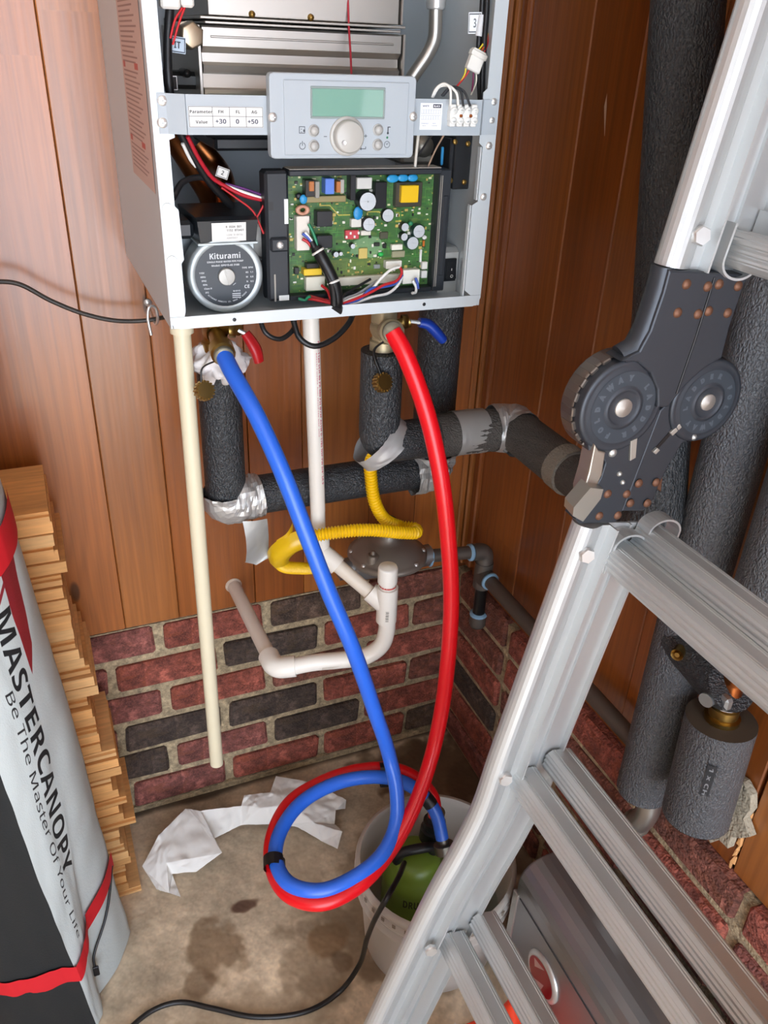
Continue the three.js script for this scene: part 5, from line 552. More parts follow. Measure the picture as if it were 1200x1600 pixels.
{
  const t = thing('insulated_pipe', 'short grey foam sleeved pipe with brass union at the right edge, beside the thick riser', 'pipe', [-0.06, 0.545, 0.738]);
  part(t, 'foam_sleeve', sweep([[-0.062, 0.545, 0.744], [-0.06, 0.7, 0.736]], 0.0415, 32, { open: true }), foamGrey);
  part(t, 'cut_foam_end', lathe([[0.0415, 0], [0.016, 0.0005]], [-0.06, 0.7, 0.736], [0, 1, -0.04], 28), foamCut, 'brown cut foam end'); part(t, 'cut_foam_end', lathe([[0.0415, 0], [0.012, 0.004]], [-0.062, 0.545, 0.744], [0, -1, 0.04], 28), foamCut, 'brown cut foam end');
  const wr = canv(256, 64, (c, w, h) => { c.fillStyle = '#55575a'; c.fillRect(0, 0, w, h); c.fillStyle = '#c9cdd2'; c.font = 'bold 40px sans-serif'; c.fillText('1 x CH 0/8', 8, 46); });
  part(t, 'white_lettering', grid(4, 8, (u, v) => { const a = -0.95 + u * 0.26; return V(-0.061 + Math.sin(a) * 0.0417, 0.565 + v * 0.1, 0.74 + Math.cos(a) * 0.0417); }), (() => { wr.center.set(0.5, 0.5); wr.rotation = -Math.PI / 2; return mat(0xffffff, { map: wr, roughness: 0.6, bumpMap: foamBump, bumpScale: 0.002 }); })(), 'white stencilled lettering');
  part(t, 'brass_union', lathes([[0, -0.004], [0.021, -0.004], [0.021, 0.004], [0.0165, 0.005], [0.0175, 0.008], [0.0175, 0.018], [0.0135, 0.019], [0.0135, 0.022]], [-0.06, 0.702, 0.736], [0, 1, -0.04], 18), brass);
  part(t, 'white_washer', lathes([[0.012, 0.021], [0.0158, 0.021], [0.0158, 0.025], [0.012, 0.025]], [-0.06, 0.702, 0.736], [0, 1, -0.04], 20), whiteP);
  part(t, 'copper_neck', mg(lathe([[0.0125, 0.024], [0.014, 0.03], [0.0125, 0.036], [0.0145, 0.042], [0.013, 0.05], [0.013, 0.075]], [-0.06, 0.702, 0.736], [0, 1, -0.02], 20)), copper);
  part(t, 'ground_clamp', mg(cbox(-0.078, 0.742, 0.742, 0.012, 0.018, 0.026, 0.003), lathes([[0, 0.008], [0.009, 0.008], [0.009, -0.004], [0, -0.004]], [-0.09, 0.742, 0.735], [-1, 0, 0.3], 14)), mat(0xa9aeb0, { metalness: 0.8, roughness: 0.4 }));
  part(t, 'foam_sleeve', sweep([[-0.06, 0.8, 0.744], [-0.06, 1.75, 0.744]], 0.037, 28), foamGrey);
  part(t, 'pipe_core', rod([-0.06, 0.76, 0.738], [-0.06, 0.81, 0.742], 0.013), copper);
  part(t, 'brass_plug', mg(lathes([[0, 0.012], [0.003, 0.012], [0.003, 0.006], [0.0075, 0.012], [0.0075, -0.01], [0, -0.01]], [-0.094, 0.77, 0.68], [-1, 0.1, 0.6], 12)), brass);
}
{ // torn paper and foam behind the short pipe
  const pts = []; for (let k = 0; k < 22; k++) { const a = k / 22 * 6.283, q = 0.05 + 0.012 * (vn(k * 0.9, 3, 5) - 0.5) * 2; pts.push([0.735 + q * 1.0 * Math.cos(a), 0.535 + q * 1.25 * Math.sin(a)]); }
  const g = ext(pts, 0, 0.012, 0.001); g.rotateY(-Math.PI / 2); const m = mg(g);
  m.translate(-0.002, 0, 0);
  solo('torn_insulation', m, mat(0xaaa08c, { roughness: 0.95, bumpMap: brickBump, bumpScale: 0.004 }), 'torn grey insulation board on the right wall behind the short sleeved pipe', 'insulation', [-0.004, 0.48, 0.735]);
}
// ---------- hoses and cords ----------
const hoseBlue = mat(0x2c68d8, { roughness: 0.3 }), hoseRed = mat(0xdc0d1a, { roughness: 0.3 });
{
  const t = thing('hose', 'blue hose from the left valve, coiled once with the red hose into the bucket', 'hose', [-0.45, 0.36, 0.45]);
  const P = smooth(D.blue, 260); part(t, 'tube', sweep(P, 0.0108, 18), hoseBlue);
  const e = P[P.length - 1], d = e.clone().sub(P[P.length - 4]).normalize();
  part(t, 'end_fitting', lathes([[0, -0.004], [0.009, -0.004], [0.009, 0.008], [0.0165, 0.009], [0.0165, 0.024], [0.011, 0.025], [0.011, 0.016], [0, 0.016]], [e.x, e.y, e.z], [d.x, d.y, d.z], 18), mat(0x6b675e, { metalness: 0.8, roughness: 0.4 }));
  const Q = smooth(D.blue, 400), band = (a, b, r) => sweep(Q.slice(a, b), r, 18, { open: true });
  part(t, 'black_tape', band(283, 288, 0.0114), blackRub); part(t, 'black_tape', band(378, 384, 0.0116), blackRub);
}
{
  const t = thing('hose', 'red hose from the right valve, coiled once outside the blue hose', 'hose', [-0.45, 0.35, 0.45]);
  part(t, 'tube', sweep(smooth(D.red, 260), 0.0112, 18), hoseRed);
}
for (const [p, d, lab] of [[[-0.549, 0.352, 0.483], [0.25, 0.1, -1], 'black tape binding the two hoses on the left of the coil'], [[-0.338, 0.361, 0.391], [1, 0, 0.3], 'black tape binding the two hoses at the back of the coil']]) {
  const T = V(...d).normalize(); solo('binding_tape', sweep([V(...p).addScaledVector(T, -0.009), V(...p).addScaledVector(T, 0.009)], 0.021, 20, { open: true, rf: (k, a) => 0.012 + 0.0075 * Math.abs(Math.cos(a + (d[0] > 0.5 ? 0.9 : 0.35))) }), blackRub, lab, 'tape', p);
}
solo('power_cord', sweep(smooth(D.cord, 160), 0.0042, 10), blackRub, 'black power cord running from the green pump over the bucket and across the floor', 'cord', [-0.5, 0, 0.5]);
{
  const t = thing('thin_cable', 'thin dark cable sagging along the panelling left of the boiler', 'cable', [-0.69, 1.03, 0.05]);
  part(t, 'cable', sweep(smooth([...D.cable, [-0.552, 1.075, 0.13], [-0.55, 1.106, 0.14]], 90), 0.0032, 10), mat(0x35302b, { roughness: 0.45 }));
}
{
  const t = thing('hanging_hook', 'small chrome hook holding the cable at the lower left corner of the boiler', 'hook', [-0.581, 1.02, 0.09]);
  part(t, 'hook_wire', sweep(smooth([[-0.598, 1.022, 0.1], [-0.6, 1.05, 0.1], [-0.596, 1.062, 0.1], [-0.589, 1.06, 0.097], [-0.586, 1.045, 0.093], [-0.586, 1.028, 0.07], [-0.586, 1.032, 0.02], [-0.586, 1.04, -0.004]], 40), 0.0022, 10), chrome);
  part(t, 'hook_plate', lathe([[0.0055, 0], [0.0055, 0.003], [0, 0.004]], [-0.586, 1.04, 0], [0, 0, 1], 14), chrome);
}

// ---------- folding ladder ----------
const alum = mat(0xc6c9c9, { metalness: 0.55, roughness: 0.42 });
const hingeM = mat(0x3a3e44, { metalness: 0.4, roughness: 0.42 });
const ladder = thing('folding_ladder', 'aluminium folding ladder with black hinge discs leaning at the right', 'ladder', [-0.5, 0, 0.7]);
{
  const low = [[-0.5555, 0.012], [-0.4777, 0.2677], [-0.41, 0.481], [-0.379, 0.559], [-0.361, 0.615], [-0.3474, 0.69], [-0.3255, 0.8], [-0.2875, 0.988]];
  const up = [[-0.2492, 1.2332], [-0.2208, 1.4236], [-0.172, 1.75]];
  const dense = (p, n) => new THREE.CatmullRomCurve3(p.map((q) => V(q[0], q[1], 0)), false, 'centripetal').getSpacedPoints(n);
  const frame = (P, i) => { const d = P[Math.min(P.length - 1, i + 1)].clone().sub(P[Math.max(0, i - 1)]).normalize(); return [d, V(d.y, -d.x, 0)]; };
  function rail(P, prof, flip = 1) {   // closed profile [u, z] carried along the path
    const m = prof.length, gs = [];
    const ring = P.map((p, i) => { const n = frame(P, i)[1]; return prof.map(([u, z]) => V(p.x + n.x * u, p.y + n.y * u, z)); });
    for (let k = 0; k < m; k++) { const k2 = (k + 1) % m; gs.push(grid(1, P.length - 1, (u, v) => ring[Math.round(v * (P.length - 1))][u ? k2 : k])); }
    for (const e of [0, P.length - 1]) { const s = THREE.ShapeUtils.triangulateShape(prof.map((q) => new THREE.Vector2(q[0], q[1])), []); const pos = []; for (const t of s) for (const i of t) pos.push(ring[e][i].x, ring[e][i].y, ring[e][i].z); const g = new THREE.BufferGeometry(); g.setAttribute('position', new THREE.Float32BufferAttribute(pos, 3)); g.computeVertexNormals(); gs.push(g); }
    return boxUV(mg(gs));
  }
  const bead = []; for (let k = 0; k <= 10; k++) { const a = Math.PI * (0.5 + k / 10); bead.push([0.013 + 0.013 * Math.cos(a), 0.687 + 0.013 * Math.sin(a)]); }
  const p1 = (dz) => [...bead, [0.016, 0.6835], [0.071, 0.6835], [0.071, 0.69], [0.069, 0.69], [0.069, 0.6865], [0.0425, 0.6865], [0.0425, 0.704], [0.0405, 0.704], [0.0405, 0.692], [0.031, 0.6925], [0.0305, 0.6915], [0.03, 0.693], [0.019, 0.6985]].map(([u, z]) => [u, dz + z]);
  const p2 = (dz) => [[0.0715, 0.682], [0.1, 0.682], [0.1, 0.693], [0.098, 0.693], [0.098, 0.6855], [0.0715, 0.6855]].map(([u, z]) => [u, dz + z]);
  const mir = (pr) => pr.map(([u, z]) => [u, 1.77 - z]);   // the near side rail faces the other way
  const PL = dense(low, 50), PU = dense(up, 16);
  for (const P of [PL, PU]) { part(ladder, 'side_rail', rail(P, p1(0)), alum); part(ladder, 'side_rail', rail(P, p2(0)), alum); part(ladder, 'side_rail', rail(P, mir(p1(0))), alum); part(ladder, 'side_rail', rail(P, mir(p2(0))), alum); }
  // rungs
  const rp = []; { const W = 0.0175, H = 0.0135; const push = (x, y) => rp.push([x, y]); const ribs = (x0, y0, x1, y1, n, out) => { const dx = x1 - x0, dy = y1 - y0, l = Math.hypot(dx, dy), nx = dy / l * out, ny = -dx / l * out; for (let k = 0; k < n; k++) { for (const [t, o] of [[0, 0], [0.3, 1], [0.6, 1], [0.8, 0]]) { const q = (k + t) / n; push(x0 + dx * q + nx * o, y0 + dy * q + ny * o); } } push(x1, y1); };
    ribs(-W + 0.003, -H, W - 0.003, -H, 3, 0.0018); push(W, -H + 0.003); ribs(W, -H + 0.004, W, H - 0.004, 3, 0.0018); push(W - 0.003, H); ribs(W - 0.004, H, W * 0.35, H + 0.001, 2, 0.001); ribs(-W * 0.45, H + 0.001, -W + 0.004, H, 2, 0.001); push(-W, H - 0.003); ribs(-W, H - 0.004, -W, -H + 0.004, 3, 0.0018); }
  const rungG = prep(new THREE.ExtrudeGeometry(new THREE.Shape(rp.map((q) => new THREE.Vector2(...q))), { depth: 0.392, bevelEnabled: false })); boxUV(rungG); rungG.translate(0, 0, 0.689);
  for (const [x, y, a] of [[-0.235, 0.944, -0.2], [-0.196, 0.955, -0.2], [-0.299, 0.645, -0.2], [-0.254, 0.659, -0.2], [-0.368, 0.373, -0.32], [-0.324, 0.391, -0.32], [-0.452, 0.105, -0.3], [-0.406, 0.122, -0.3], [-0.168, 1.243, -0.16], [-0.128, 1.252, -0.16]]) { const g = rungG.clone(); g.rotateZ(a); g.translate(x, y, 0); part(ladder, 'rung', g, alum); }
  // rail-end straps bent round the outer rungs
  const strap = (cx, cy, ang, sgn, w = 0.021, leg = 0.03) => { const o = [], n = []; for (let k = 0; k <= 14; k++) { const a = Math.PI * k / 14; o.push([-w * Math.cos(a), sgn * w * 0.75 * Math.sin(a)]); n.push([-(w - 0.0022) * Math.cos(a), sgn * (w * 0.75 - 0.0022) * Math.sin(a)]); } const pts = [[-w, -sgn * leg], ...o, [w, -sgn * leg * 0.35], [w - 0.0022, -sgn * leg * 0.35], ...n.reverse(), [-w + 0.0022, -sgn * leg]]; const g = ext(pts, 0.687, 0.706); g.rotateZ(ang); g.translate(cx, cy, 0); return g; };
  part(ladder, 'rail_end_strap', strap(-0.2285, 0.957, -0.2, 1), alum); part(ladder, 'rail_end_strap', strap(-0.1885, 0.967, -0.2, 1), alum);
  part(ladder, 'rail_end_strap', strap(-0.176, 1.235, -0.16, -1), alum); part(ladder, 'rail_end_strap', strap(-0.134, 1.241, -0.16, -1), alum);
  for (const [x, y] of [[-0.278, 0.957], [-0.223, 1.258], [-0.3325, 0.668], [-0.4055, 0.39]]) part(ladder, 'hex_bolt', mg(lathes([[0, 0.006], [0.0075, 0.006], [0.0085, 0.004], [0.0085, 0]], [x, y, 0.7], [-0.15, 0.1, 1], 6)), chrome);
  const hp = (o, n, g, m, l) => { const q = g.clone(); q.translate(0, 0, -0.007); return part(o, n, q, m, l); };
  // hinges
  const upper = [[-0.2481, 1.2316], [-0.2495, 1.2125], [-0.2552, 1.1799], [-0.2625, 1.163], [-0.28, 1.1555], [-0.262, 1.153], [-0.245, 1.141], [-0.2335, 1.1245], [-0.2287, 1.1064], [-0.2166, 1.1049], [-0.2117, 1.1113], [-0.2014, 1.1251], [-0.1846, 1.1387], [-0.1655, 1.1475], [-0.1655, 1.177], [-0.161, 1.2128], [-0.158, 1.2225]];
  hp(ladder, 'hinge_bracket', ext(upper, 0.684, 0.7085, 0.002), hingeM);
  hp(ladder, 'hinge_bracket', sweep(smooth([[-0.2445, 1.232, 0.6965], [-0.246, 1.21, 0.6965], [-0.2515, 1.18, 0.6965], [-0.2575, 1.164, 0.6965], [-0.272, 1.155, 0.695]], 20), 0.0105, 14), hingeM);
  hp(ladder, 'hinge_seam', sweep([[-0.1975, 1.2225, 0.7085], [-0.203, 1.17, 0.7085], [-0.2105, 1.118, 0.7085]], 0.0012, 6), blackRub);
  hp(ladder, 'hinge_plate', ext([[-0.2985, 1.086], [-0.2935, 1.07], [-0.279, 1.066], [-0.272, 1.054], [-0.2741, 1.0386], [-0.2945, 0.9975], [-0.2885, 0.9915], [-0.2456, 0.9845], [-0.2405, 0.9957], [-0.2196, 1.1], [-0.235, 1.125], [-0.27, 1.135]], 0.684, 0.7035, 0.0015), hingeM);
  hp(ladder, 'hinge_plate', ext([[-0.219, 1.1], [-0.2397, 0.9957], [-0.2117, 0.9913], [-0.2033, 1.0014], [-0.1989, 1.0214], [-0.1938, 1.0374], [-0.1829, 1.0605], [-0.146, 1.08], [-0.15, 1.13], [-0.19, 1.125]], 0.6835, 0.702, 0.0015), hingeM);
  const ringT = (txt, a0, a1) => canv(512, 512, (c, w) => { c.fillStyle = '#ffffff'; c.fillRect(0, 0, w, w); c.fillStyle = '#e8ecf0'; c.font = 'bold 46px sans-serif'; c.textAlign = 'center'; c.fillStyle = '#b4b8bc'; c.fillRect(0, 0, w, w); c.strokeStyle = '#f4f6f8'; c.lineWidth = 7; for (let i = 0; i < txt.length; i++) { const a = a0 + (a1 - a0) * i / (txt.length - 1); c.save(); c.translate(256 + 172 * Math.cos(a), 256 + 172 * Math.sin(a)); c.rotate(a + Math.PI / 2); c.strokeText(txt[i], 0, 0); c.restore(); } });
  for (const [x, y, r, txt, a0] of [[-0.2658, 1.1097, 0.045, 'FOLDAWAY LADDER', 2.0], [-0.1675, 1.1035, 0.0415, 'LADDER FOLDAWAY', 3.0]]) {
    const h = hp(ladder, 'hinge_disc', lathe([[r * 0.98, -0.02], [r, -0.017], [r, -0.002], [r * 0.97, 0], [r * 0.9, 0.0006], [r * 0.82, -0.0006], [r * 0.78, 0.0014], [r * 0.46, 0.0014], [r * 0.42, 0.003], [r * 0.36, 0.003], [r * 0.32, 0.0012], [0, 0.0012]], [x, y, 0.7045], [0, 0, 1], 48), hingeM);
    const g = new THREE.RingGeometry(r * 0.47, r * 0.77, 48); g.translate(x, y, 0.7062); const uv = g.attributes.uv, p = g.attributes.position; for (let i = 0; i < p.count; i++) uv.setXY(i, (p.getX(i) - x) / (r * 1.7) + 0.5, (p.getY(i) - y) / (r * 1.7) + 0.5);
    hp(h, 'embossed_ring', g, mat(0x343a40, { map: ringT(txt, a0, a0 + 5.6), color: 0x5a626a, metalness: 0.35, roughness: 0.45 }), 'ring of raised lettering');
    hp(h, 'pivot_pin', lathe([[r * 0.2, 0], [r * 0.19, 0.002], [0, 0.003]], [x, y, 0.7057], [0, 0, 1], 20), mat(0xb9b4ac, { metalness: 0.8, roughness: 0.45 }));
    const teeth = []; for (let k = 0; k < 9; k++) { const a = 1.7 + k * 0.3; const q = cbox(0, 0, 0.688, 0.005, 0.009, 0.018, 0.001); q.rotateZ(a); q.translate(x + (r + 0.0005) * Math.cos(a), y + (r + 0.0005) * Math.sin(a), 0); teeth.push(q); }
    hp(h, 'ratchet_rim', mg(lathe([[r + 0.001, -0.028], [r + 0.003, -0.026], [r + 0.003, -0.012], [r + 0.001, -0.01]], [x, y, 0.7045], [0, 0, 1], 40), x < -0.2 ? teeth : []), mat(0x77706a, { metalness: 0.9, roughness: 0.4 }));
  }
  const rust = mat(0x75523f, { metalness: 0.6, roughness: 0.55 }), riv = mat(0xb9bab6, { metalness: 0.8, roughness: 0.4 });
  const rivet = (x, y, z, r = 0.0046) => lathe([[r, 0], [r * 0.9, 0.0012], [r * 0.5, 0.0024], [0, 0.0028]], [x, y, z], [0, 0, 1], 16);
  for (const [x, y] of [[-0.2266, 1.2184], [-0.2029, 1.2150], [-0.1907, 1.2162], [-0.1684, 1.2133], [-0.2296, 1.1942], [-0.2066, 1.1913], [-0.1954, 1.1931], [-0.1729, 1.1898]]) hp(ladder, 'rivet', rivet(x, y, 0.7085), rust);
  for (const [x, y] of [[-0.2623, 1.0199], [-0.2393, 1.0159], [-0.2270, 1.0254], [-0.2055, 1.0230], [-0.2673, 0.9966], [-0.2448, 0.9932], [-0.2322, 1.0044], [-0.2109, 1.0007]]) hp(ladder, 'rivet', rivet(x, y, 0.7033), rust);
  for (const [x, y, r] of [[-0.2660, 1.0640, 0.0045], [-0.2533, 1.0403, 0.0028], [-0.2475, 1.0303, 0.0028], [-0.172, 1.067, 0.0035]]) hp(ladder, 'rivet', rivet(x, y, 0.7036, r), riv);
  // latch windows and levers
  for (const g of (() => { const a = ext([[-0.2525, 1.0845], [-0.2465, 1.087], [-0.2425, 1.076], [-0.2495, 1.074]], 0.7034, 0.7039), b = ext([[-0.2155, 1.061], [-0.212, 1.059], [-0.1995, 1.0735], [-0.2025, 1.076]], 0.702, 0.7026); return [a, b]; })()) hp(ladder, 'latch_slot', g, blackRub);
  hp(ladder, 'latch_bolt', mg(ext([[-0.2495, 1.0745], [-0.2425, 1.0765], [-0.2395, 1.056], [-0.2455, 1.0535]], 0.7034, 0.7062, 0.0006), ext([[-0.2195, 1.0585], [-0.2155, 1.0625], [-0.2115, 1.0595], [-0.2155, 1.0555]], 0.702, 0.7055, 0.0006), ext([[-0.2035, 1.076], [-0.1995, 1.0725], [-0.19, 1.081], [-0.193, 1.0855]], 0.702, 0.705, 0.0006)), mat(0xb5b1a8, { metalness: 0.7, roughness: 0.45 }));
  hp(ladder, 'latch_lever', mg(ext([[-0.2915, 1.078], [-0.2855, 1.071], [-0.2775, 1.068], [-0.2765, 1.045], [-0.2795, 1.035], [-0.2925, 1.02], [-0.295, 1.03], [-0.2925, 1.05]], 0.69, 0.708, 0.0015), new ConvexGeometry([[-0.2935, 1.04], [-0.2785, 1.036], [-0.3085, 1.022], [-0.308, 1.013], [-0.295, 1.0045], [-0.2795, 1.026]].flatMap(([x, y]) => [V(x, y, 0.7), V(x - 0.003, y, 0.719)]))), mat(0xb9b5ab, { metalness: 0.9, roughness: 0.35 }));
  hp(ladder, 'latch_lever', mg(ext([[-0.1838, 1.0605], [-0.1925, 1.051], [-0.1968, 1.0377], [-0.1925, 1.0286], [-0.2005, 1.0131], [-0.183, 1.0014], [-0.1865, 1.0283], [-0.188, 1.048]], 0.672, 0.69, 0.0015)), rust);
  part(ladder, 'rubber_foot', mg(cbox(-0.517, 0.01, 0.692, 0.085, 0.02, 0.03, 0.004), cbox(-0.517, 0.01, 1.078, 0.085, 0.02, 0.03, 0.004)), blackRub);
}

// ---------- canopy bag ----------
{
  const t = thing('canopy_bag', 'tall grey and black canopy bag with black lettering and red straps, at the left edge', 'bag', [-0.9, 0, 0.33]);
  const lerpT = (tab, y) => { let i = 0; while (i < tab.length - 2 && y > tab[i + 1][0]) i++; const a = tab[i], b = tab[i + 1], k = (y - a[0]) / (b[0] - a[0]); return [a[1] + (b[1] - a[1]) * k, a[2] + (b[2] - a[2]) * k]; };
  const H = 1.3;
  const colF = BAGF, colM1 = BAGM, colB = BAGB;
  const wr = (u, y, s) => (fbm(u * 3 + y * 2, y * 7 - u * 2, s, 3) - 0.5) * 0.014;
  const silver = (u, v) => { const y = v * H, F = lerpT(colF, y), M = lerpT(colM1, y), B = lerpT(colB, y), K = [B[0] - 0.05, B[1] - 0.03]; let a, b, k; if (u < 0.6) { a = F; b = M; k = u / 0.6; } else if (u < 0.92) { a = M; b = B; k = (u - 0.6) / 0.32; } else { a = B; b = K; k = (u - 0.92) / 0.08; } const bul = Math.sin(clamp(k) * Math.PI) * 0.008; return V(a[0] + (b[0] - a[0]) * k + bul * 0.7 + wr(u, y, 4) * 0.7, y + 0.002, a[1] + (b[1] - a[1]) * k + bul * 0.6 + wr(u, y, 9) * 0.5); };
  const art = canv(512, 2048, (c, w, h) => {
    c.fillStyle = '#c2cbca'; c.fillRect(0, 0, w, h); const Y = (y) => (1 - y / H) * h, X = (u) => u * w;
    const vt = (txt, u, y0, y1, font, size, sx = 1) => { c.save(); c.translate(X(u), Y(y0)); c.rotate(Math.PI / 2); c.font = font; const m = c.measureText(txt).width; c.scale((Y(y1) - Y(y0)) / m, sx); c.fillText(txt, 0, size * 0.36); c.restore(); };
    c.fillStyle = '#16181a'; vt('MASTERCANOPY', BAGT.main, BAGT.m0, BAGT.m1, 'bold 74px sans-serif', 74, 1.85); vt('Be The Master Of Your Life', BAGT.sub, BAGT.s0, BAGT.s1, '48px sans-serif', 48, 1.25);
    c.fillStyle = '#8c1a22'; c.beginPath(); c.moveTo(X(0.56), Y(BAGT.l0)); c.lineTo(X(0.70), Y(BAGT.l0 - 0.02)); c.lineTo(X(0.66), Y(BAGT.l1 + 0.04)); c.lineTo(X(0.60), Y(BAGT.l1)); c.lineTo(X(0.50), Y(BAGT.l0 - 0.03)); c.fill();
    c.strokeStyle = '#8c2630'; c.lineWidth = 12; c.beginPath(); c.moveTo(X(0.53), Y(BAGT.l0 - 0.01)); c.lineTo(X(0.2), Y(BAGT.l0 - 0.06)); c.stroke(); c.beginPath(); c.moveTo(X(0.52), Y(BAGT.l0 - 0.055)); c.lineTo(X(0.2), Y(BAGT.l0 - 0.11)); c.stroke();
  });
  const fb = tex(128, 128, (u, v) => { const f = 255 * (0.5 + 0.25 * Math.sin(u * 400) * Math.sin(v * 400) + 0.25 * vn(u * 40, v * 40, 3)); return [f, f, f]; }, false); fb.repeat.set(4, 20);
  part(t, 'grey_panel', grid(44, 120, silver), mat(0xffffff, { map: art, roughness: 0.7, bumpMap: fb, bumpScale: 0.0006 }), 'silver grey panel reading MASTERCANOPY Be The Master Of Your Life');
  const blackF = mat(0x15191a, { roughness: 0.8, bumpMap: fb, bumpScale: 0.0006 });
  const black = (u, v) => { const p = silver(0, v), y = v * H; return V(p.x - u * 0.2 + wr(u * 2, y, 21) * 0.7 * Math.min(1, u * 8), p.y, p.z - u * 0.045 + (0.018 * Math.sin(u * Math.PI) + wr(u * 2, y, 23)) * Math.min(1, u * 8)); };
  part(t, 'black_panel', grid(24, 80, black), blackF);
  part(t, 'black_panel', mg(grid(1, 40, (u, v) => { const a = black(1, v), b = V(silver(1, v).x - 0.13, a.y, silver(1, v).z); return a.lerp(b, u); }), grid(1, 40, (u, v) => { const b = silver(1, v), a = V(b.x - 0.13, b.y, b.z); return a.lerp(b, u); }), grid(6, 1, (u, v) => (v ? silver(u, 1) : black(1 - u, 1)))), blackF);
  const strapM = mat(0xc80f1e, { roughness: 0.75 });
  const off = V(0.0035, 0, 0.0035);
  const strip = (path, w) => grid(40, 1, (u, v) => path(u, (v - 0.5) * w).add(off));
  const red = part(t, 'red_strap', strip((k, d) => { const y = 0.15 + 0.06 * k + d, u = k * 0.92; return silver(u, y / H); }, 0.036), strapM); part(t, 'red_strap', strip((k, d) => black(k, (0.15 + 0.035 * k + d) / H), 0.036), strapM);
  part(t, 'red_strap', strip((k, d) => silver(0.1 + k * 0.82, (BAGS.t0 + BAGS.t1 * k * k + d) / H), 0.05), strapM);
  part(t, 'zipper', sweep(smooth(Array.from({ length: 9 }, (_, i) => silver(0.9 - 0.045 * i, (0.2 - 0.014 * i) / H).add(V(0.003, 0, 0.003))), 30), 0.0022, 6), blackRub);
  part(t, 'zip_pull', (() => { const p = silver(0.54, 0.085 / H), g = cbox(0, 0, 0, 0.009, 0.022, 0.004, 0.001); g.translate(p.x + 0.004, p.y - 0.006, p.z + 0.005); return g; })(), mat(0x2a2a2c, { metalness: 0.6, roughness: 0.4 }));
}

// ---------- stack of flooring planks ----------
{
  const pt = tex(256, 256, (u, v) => { const g = fbm(u * 5, v * 90, 3, 3), f = fbm(u * 30, v * 200, 6, 2), b = fbm(u * 3, v * 12, 9, 2); const k = 0.86 + 0.16 * (g - 0.5) + 0.08 * (f - 0.5) + 0.16 * b; return [230 * k, 180 * k, 120 * k]; }); pt.repeat.set(2, 2);
  const pm = [0xffffff, 0xf2e6d6, 0xfff1de].map((c) => mat(c, { map: pt, roughness: 0.7 }));
  const TH = 0.0192, N = 43;
  const prof = [[0, 0], [0.145, 0], [0.145, 0.0068], [0.1505, 0.0072], [0.1505, 0.0122], [0.145, 0.0126], [0.147, TH - 0.0006], [0.0, TH - 0.0006], [0.0, 0.0126], [0.005, 0.0122], [0.005, 0.0072], [0.0, 0.0068]];
  const s = new THREE.Shape(prof.map(([z, y]) => new THREE.Vector2(-z, y)));
  const s2 = new THREE.Shape([[0, 0], [0.147, 0], [0.148, TH - 0.0008], [0, TH - 0.0008]].map(([z, y]) => new THREE.Vector2(-z, y)));
  const geos = [0.3, 0.32, 0.28].map((L, i) => { const g = prep(new THREE.ExtrudeGeometry(i ? s2 : s, { depth: L, bevelEnabled: false })); g.rotateY(Math.PI / 2); g.translate(-L, 0, 0); return boxUV(g, i * 0.37, i * 0.21); });
  const ends = { 42: -0.768, 41: -0.766, 40: -0.767, 39: -0.769, 38: -0.764, 37: -0.757, 36: -0.768, 35: -0.769, 34: -0.766, 33: -0.764, 32: -0.766, 31: -0.765, 30: -0.764, 29: -0.762, 28: -0.757, 27: -0.752, 26: -0.747, 25: -0.744, 24: -0.762, 23: -0.76, 22: -0.756, 21: -0.756, 20: -0.754, 19: -0.755, 18: -0.735, 17: -0.733, 16: -0.731, 15: -0.75, 14: -0.748, 13: -0.742, 12: -0.731, 11: -0.745, 10: -0.738, 9: -0.72, 8: -0.75, 7: -0.752, 6: -0.748, 5: -0.742, 4: -0.741, 3: -0.75, 2: -0.752, 1: -0.75, 0: -0.731 };
  for (let k = 0; k < N; k++) {
    const m = shade(new THREE.Mesh(geos[k % 3], pm[Math.floor(rnd() * 3)])); m.name = numbered('wooden_plank');
    m.position.set(ends[k] ?? -0.75, k * TH + 0.0003, 0.024 + (k > 38 ? 0.014 : 0) + 0.022 * vn(k * 0.37, 2.5, 4) + rnd() * 0.008); m.rotation.y = (rnd() - 0.5) * 0.02;
    const sp = { 42: 'pale wooden plank lying on top of the tall stack behind the bag', 37: 'pale plank jutting out to the right near the top of the stack', 25: 'pale plank jutting out to the right just above the brick line', 9: 'pale plank jutting furthest right low in the stack', 0: 'bottom plank of the stack, resting on the concrete floor' };
    const nth = N - k, ord = nth + (nth % 10 === 2 && nth !== 12 ? 'nd' : nth % 10 === 3 && nth !== 13 ? 'rd' : nth % 10 === 1 && nth !== 11 ? 'st' : 'th');
    m.userData = { label: sp[k] ?? `pale wooden plank, ${ord} from the top of the tall stack behind the bag`, category: 'plank', group: 'planks stacked behind the bag' }; scene.add(m);
  }
}

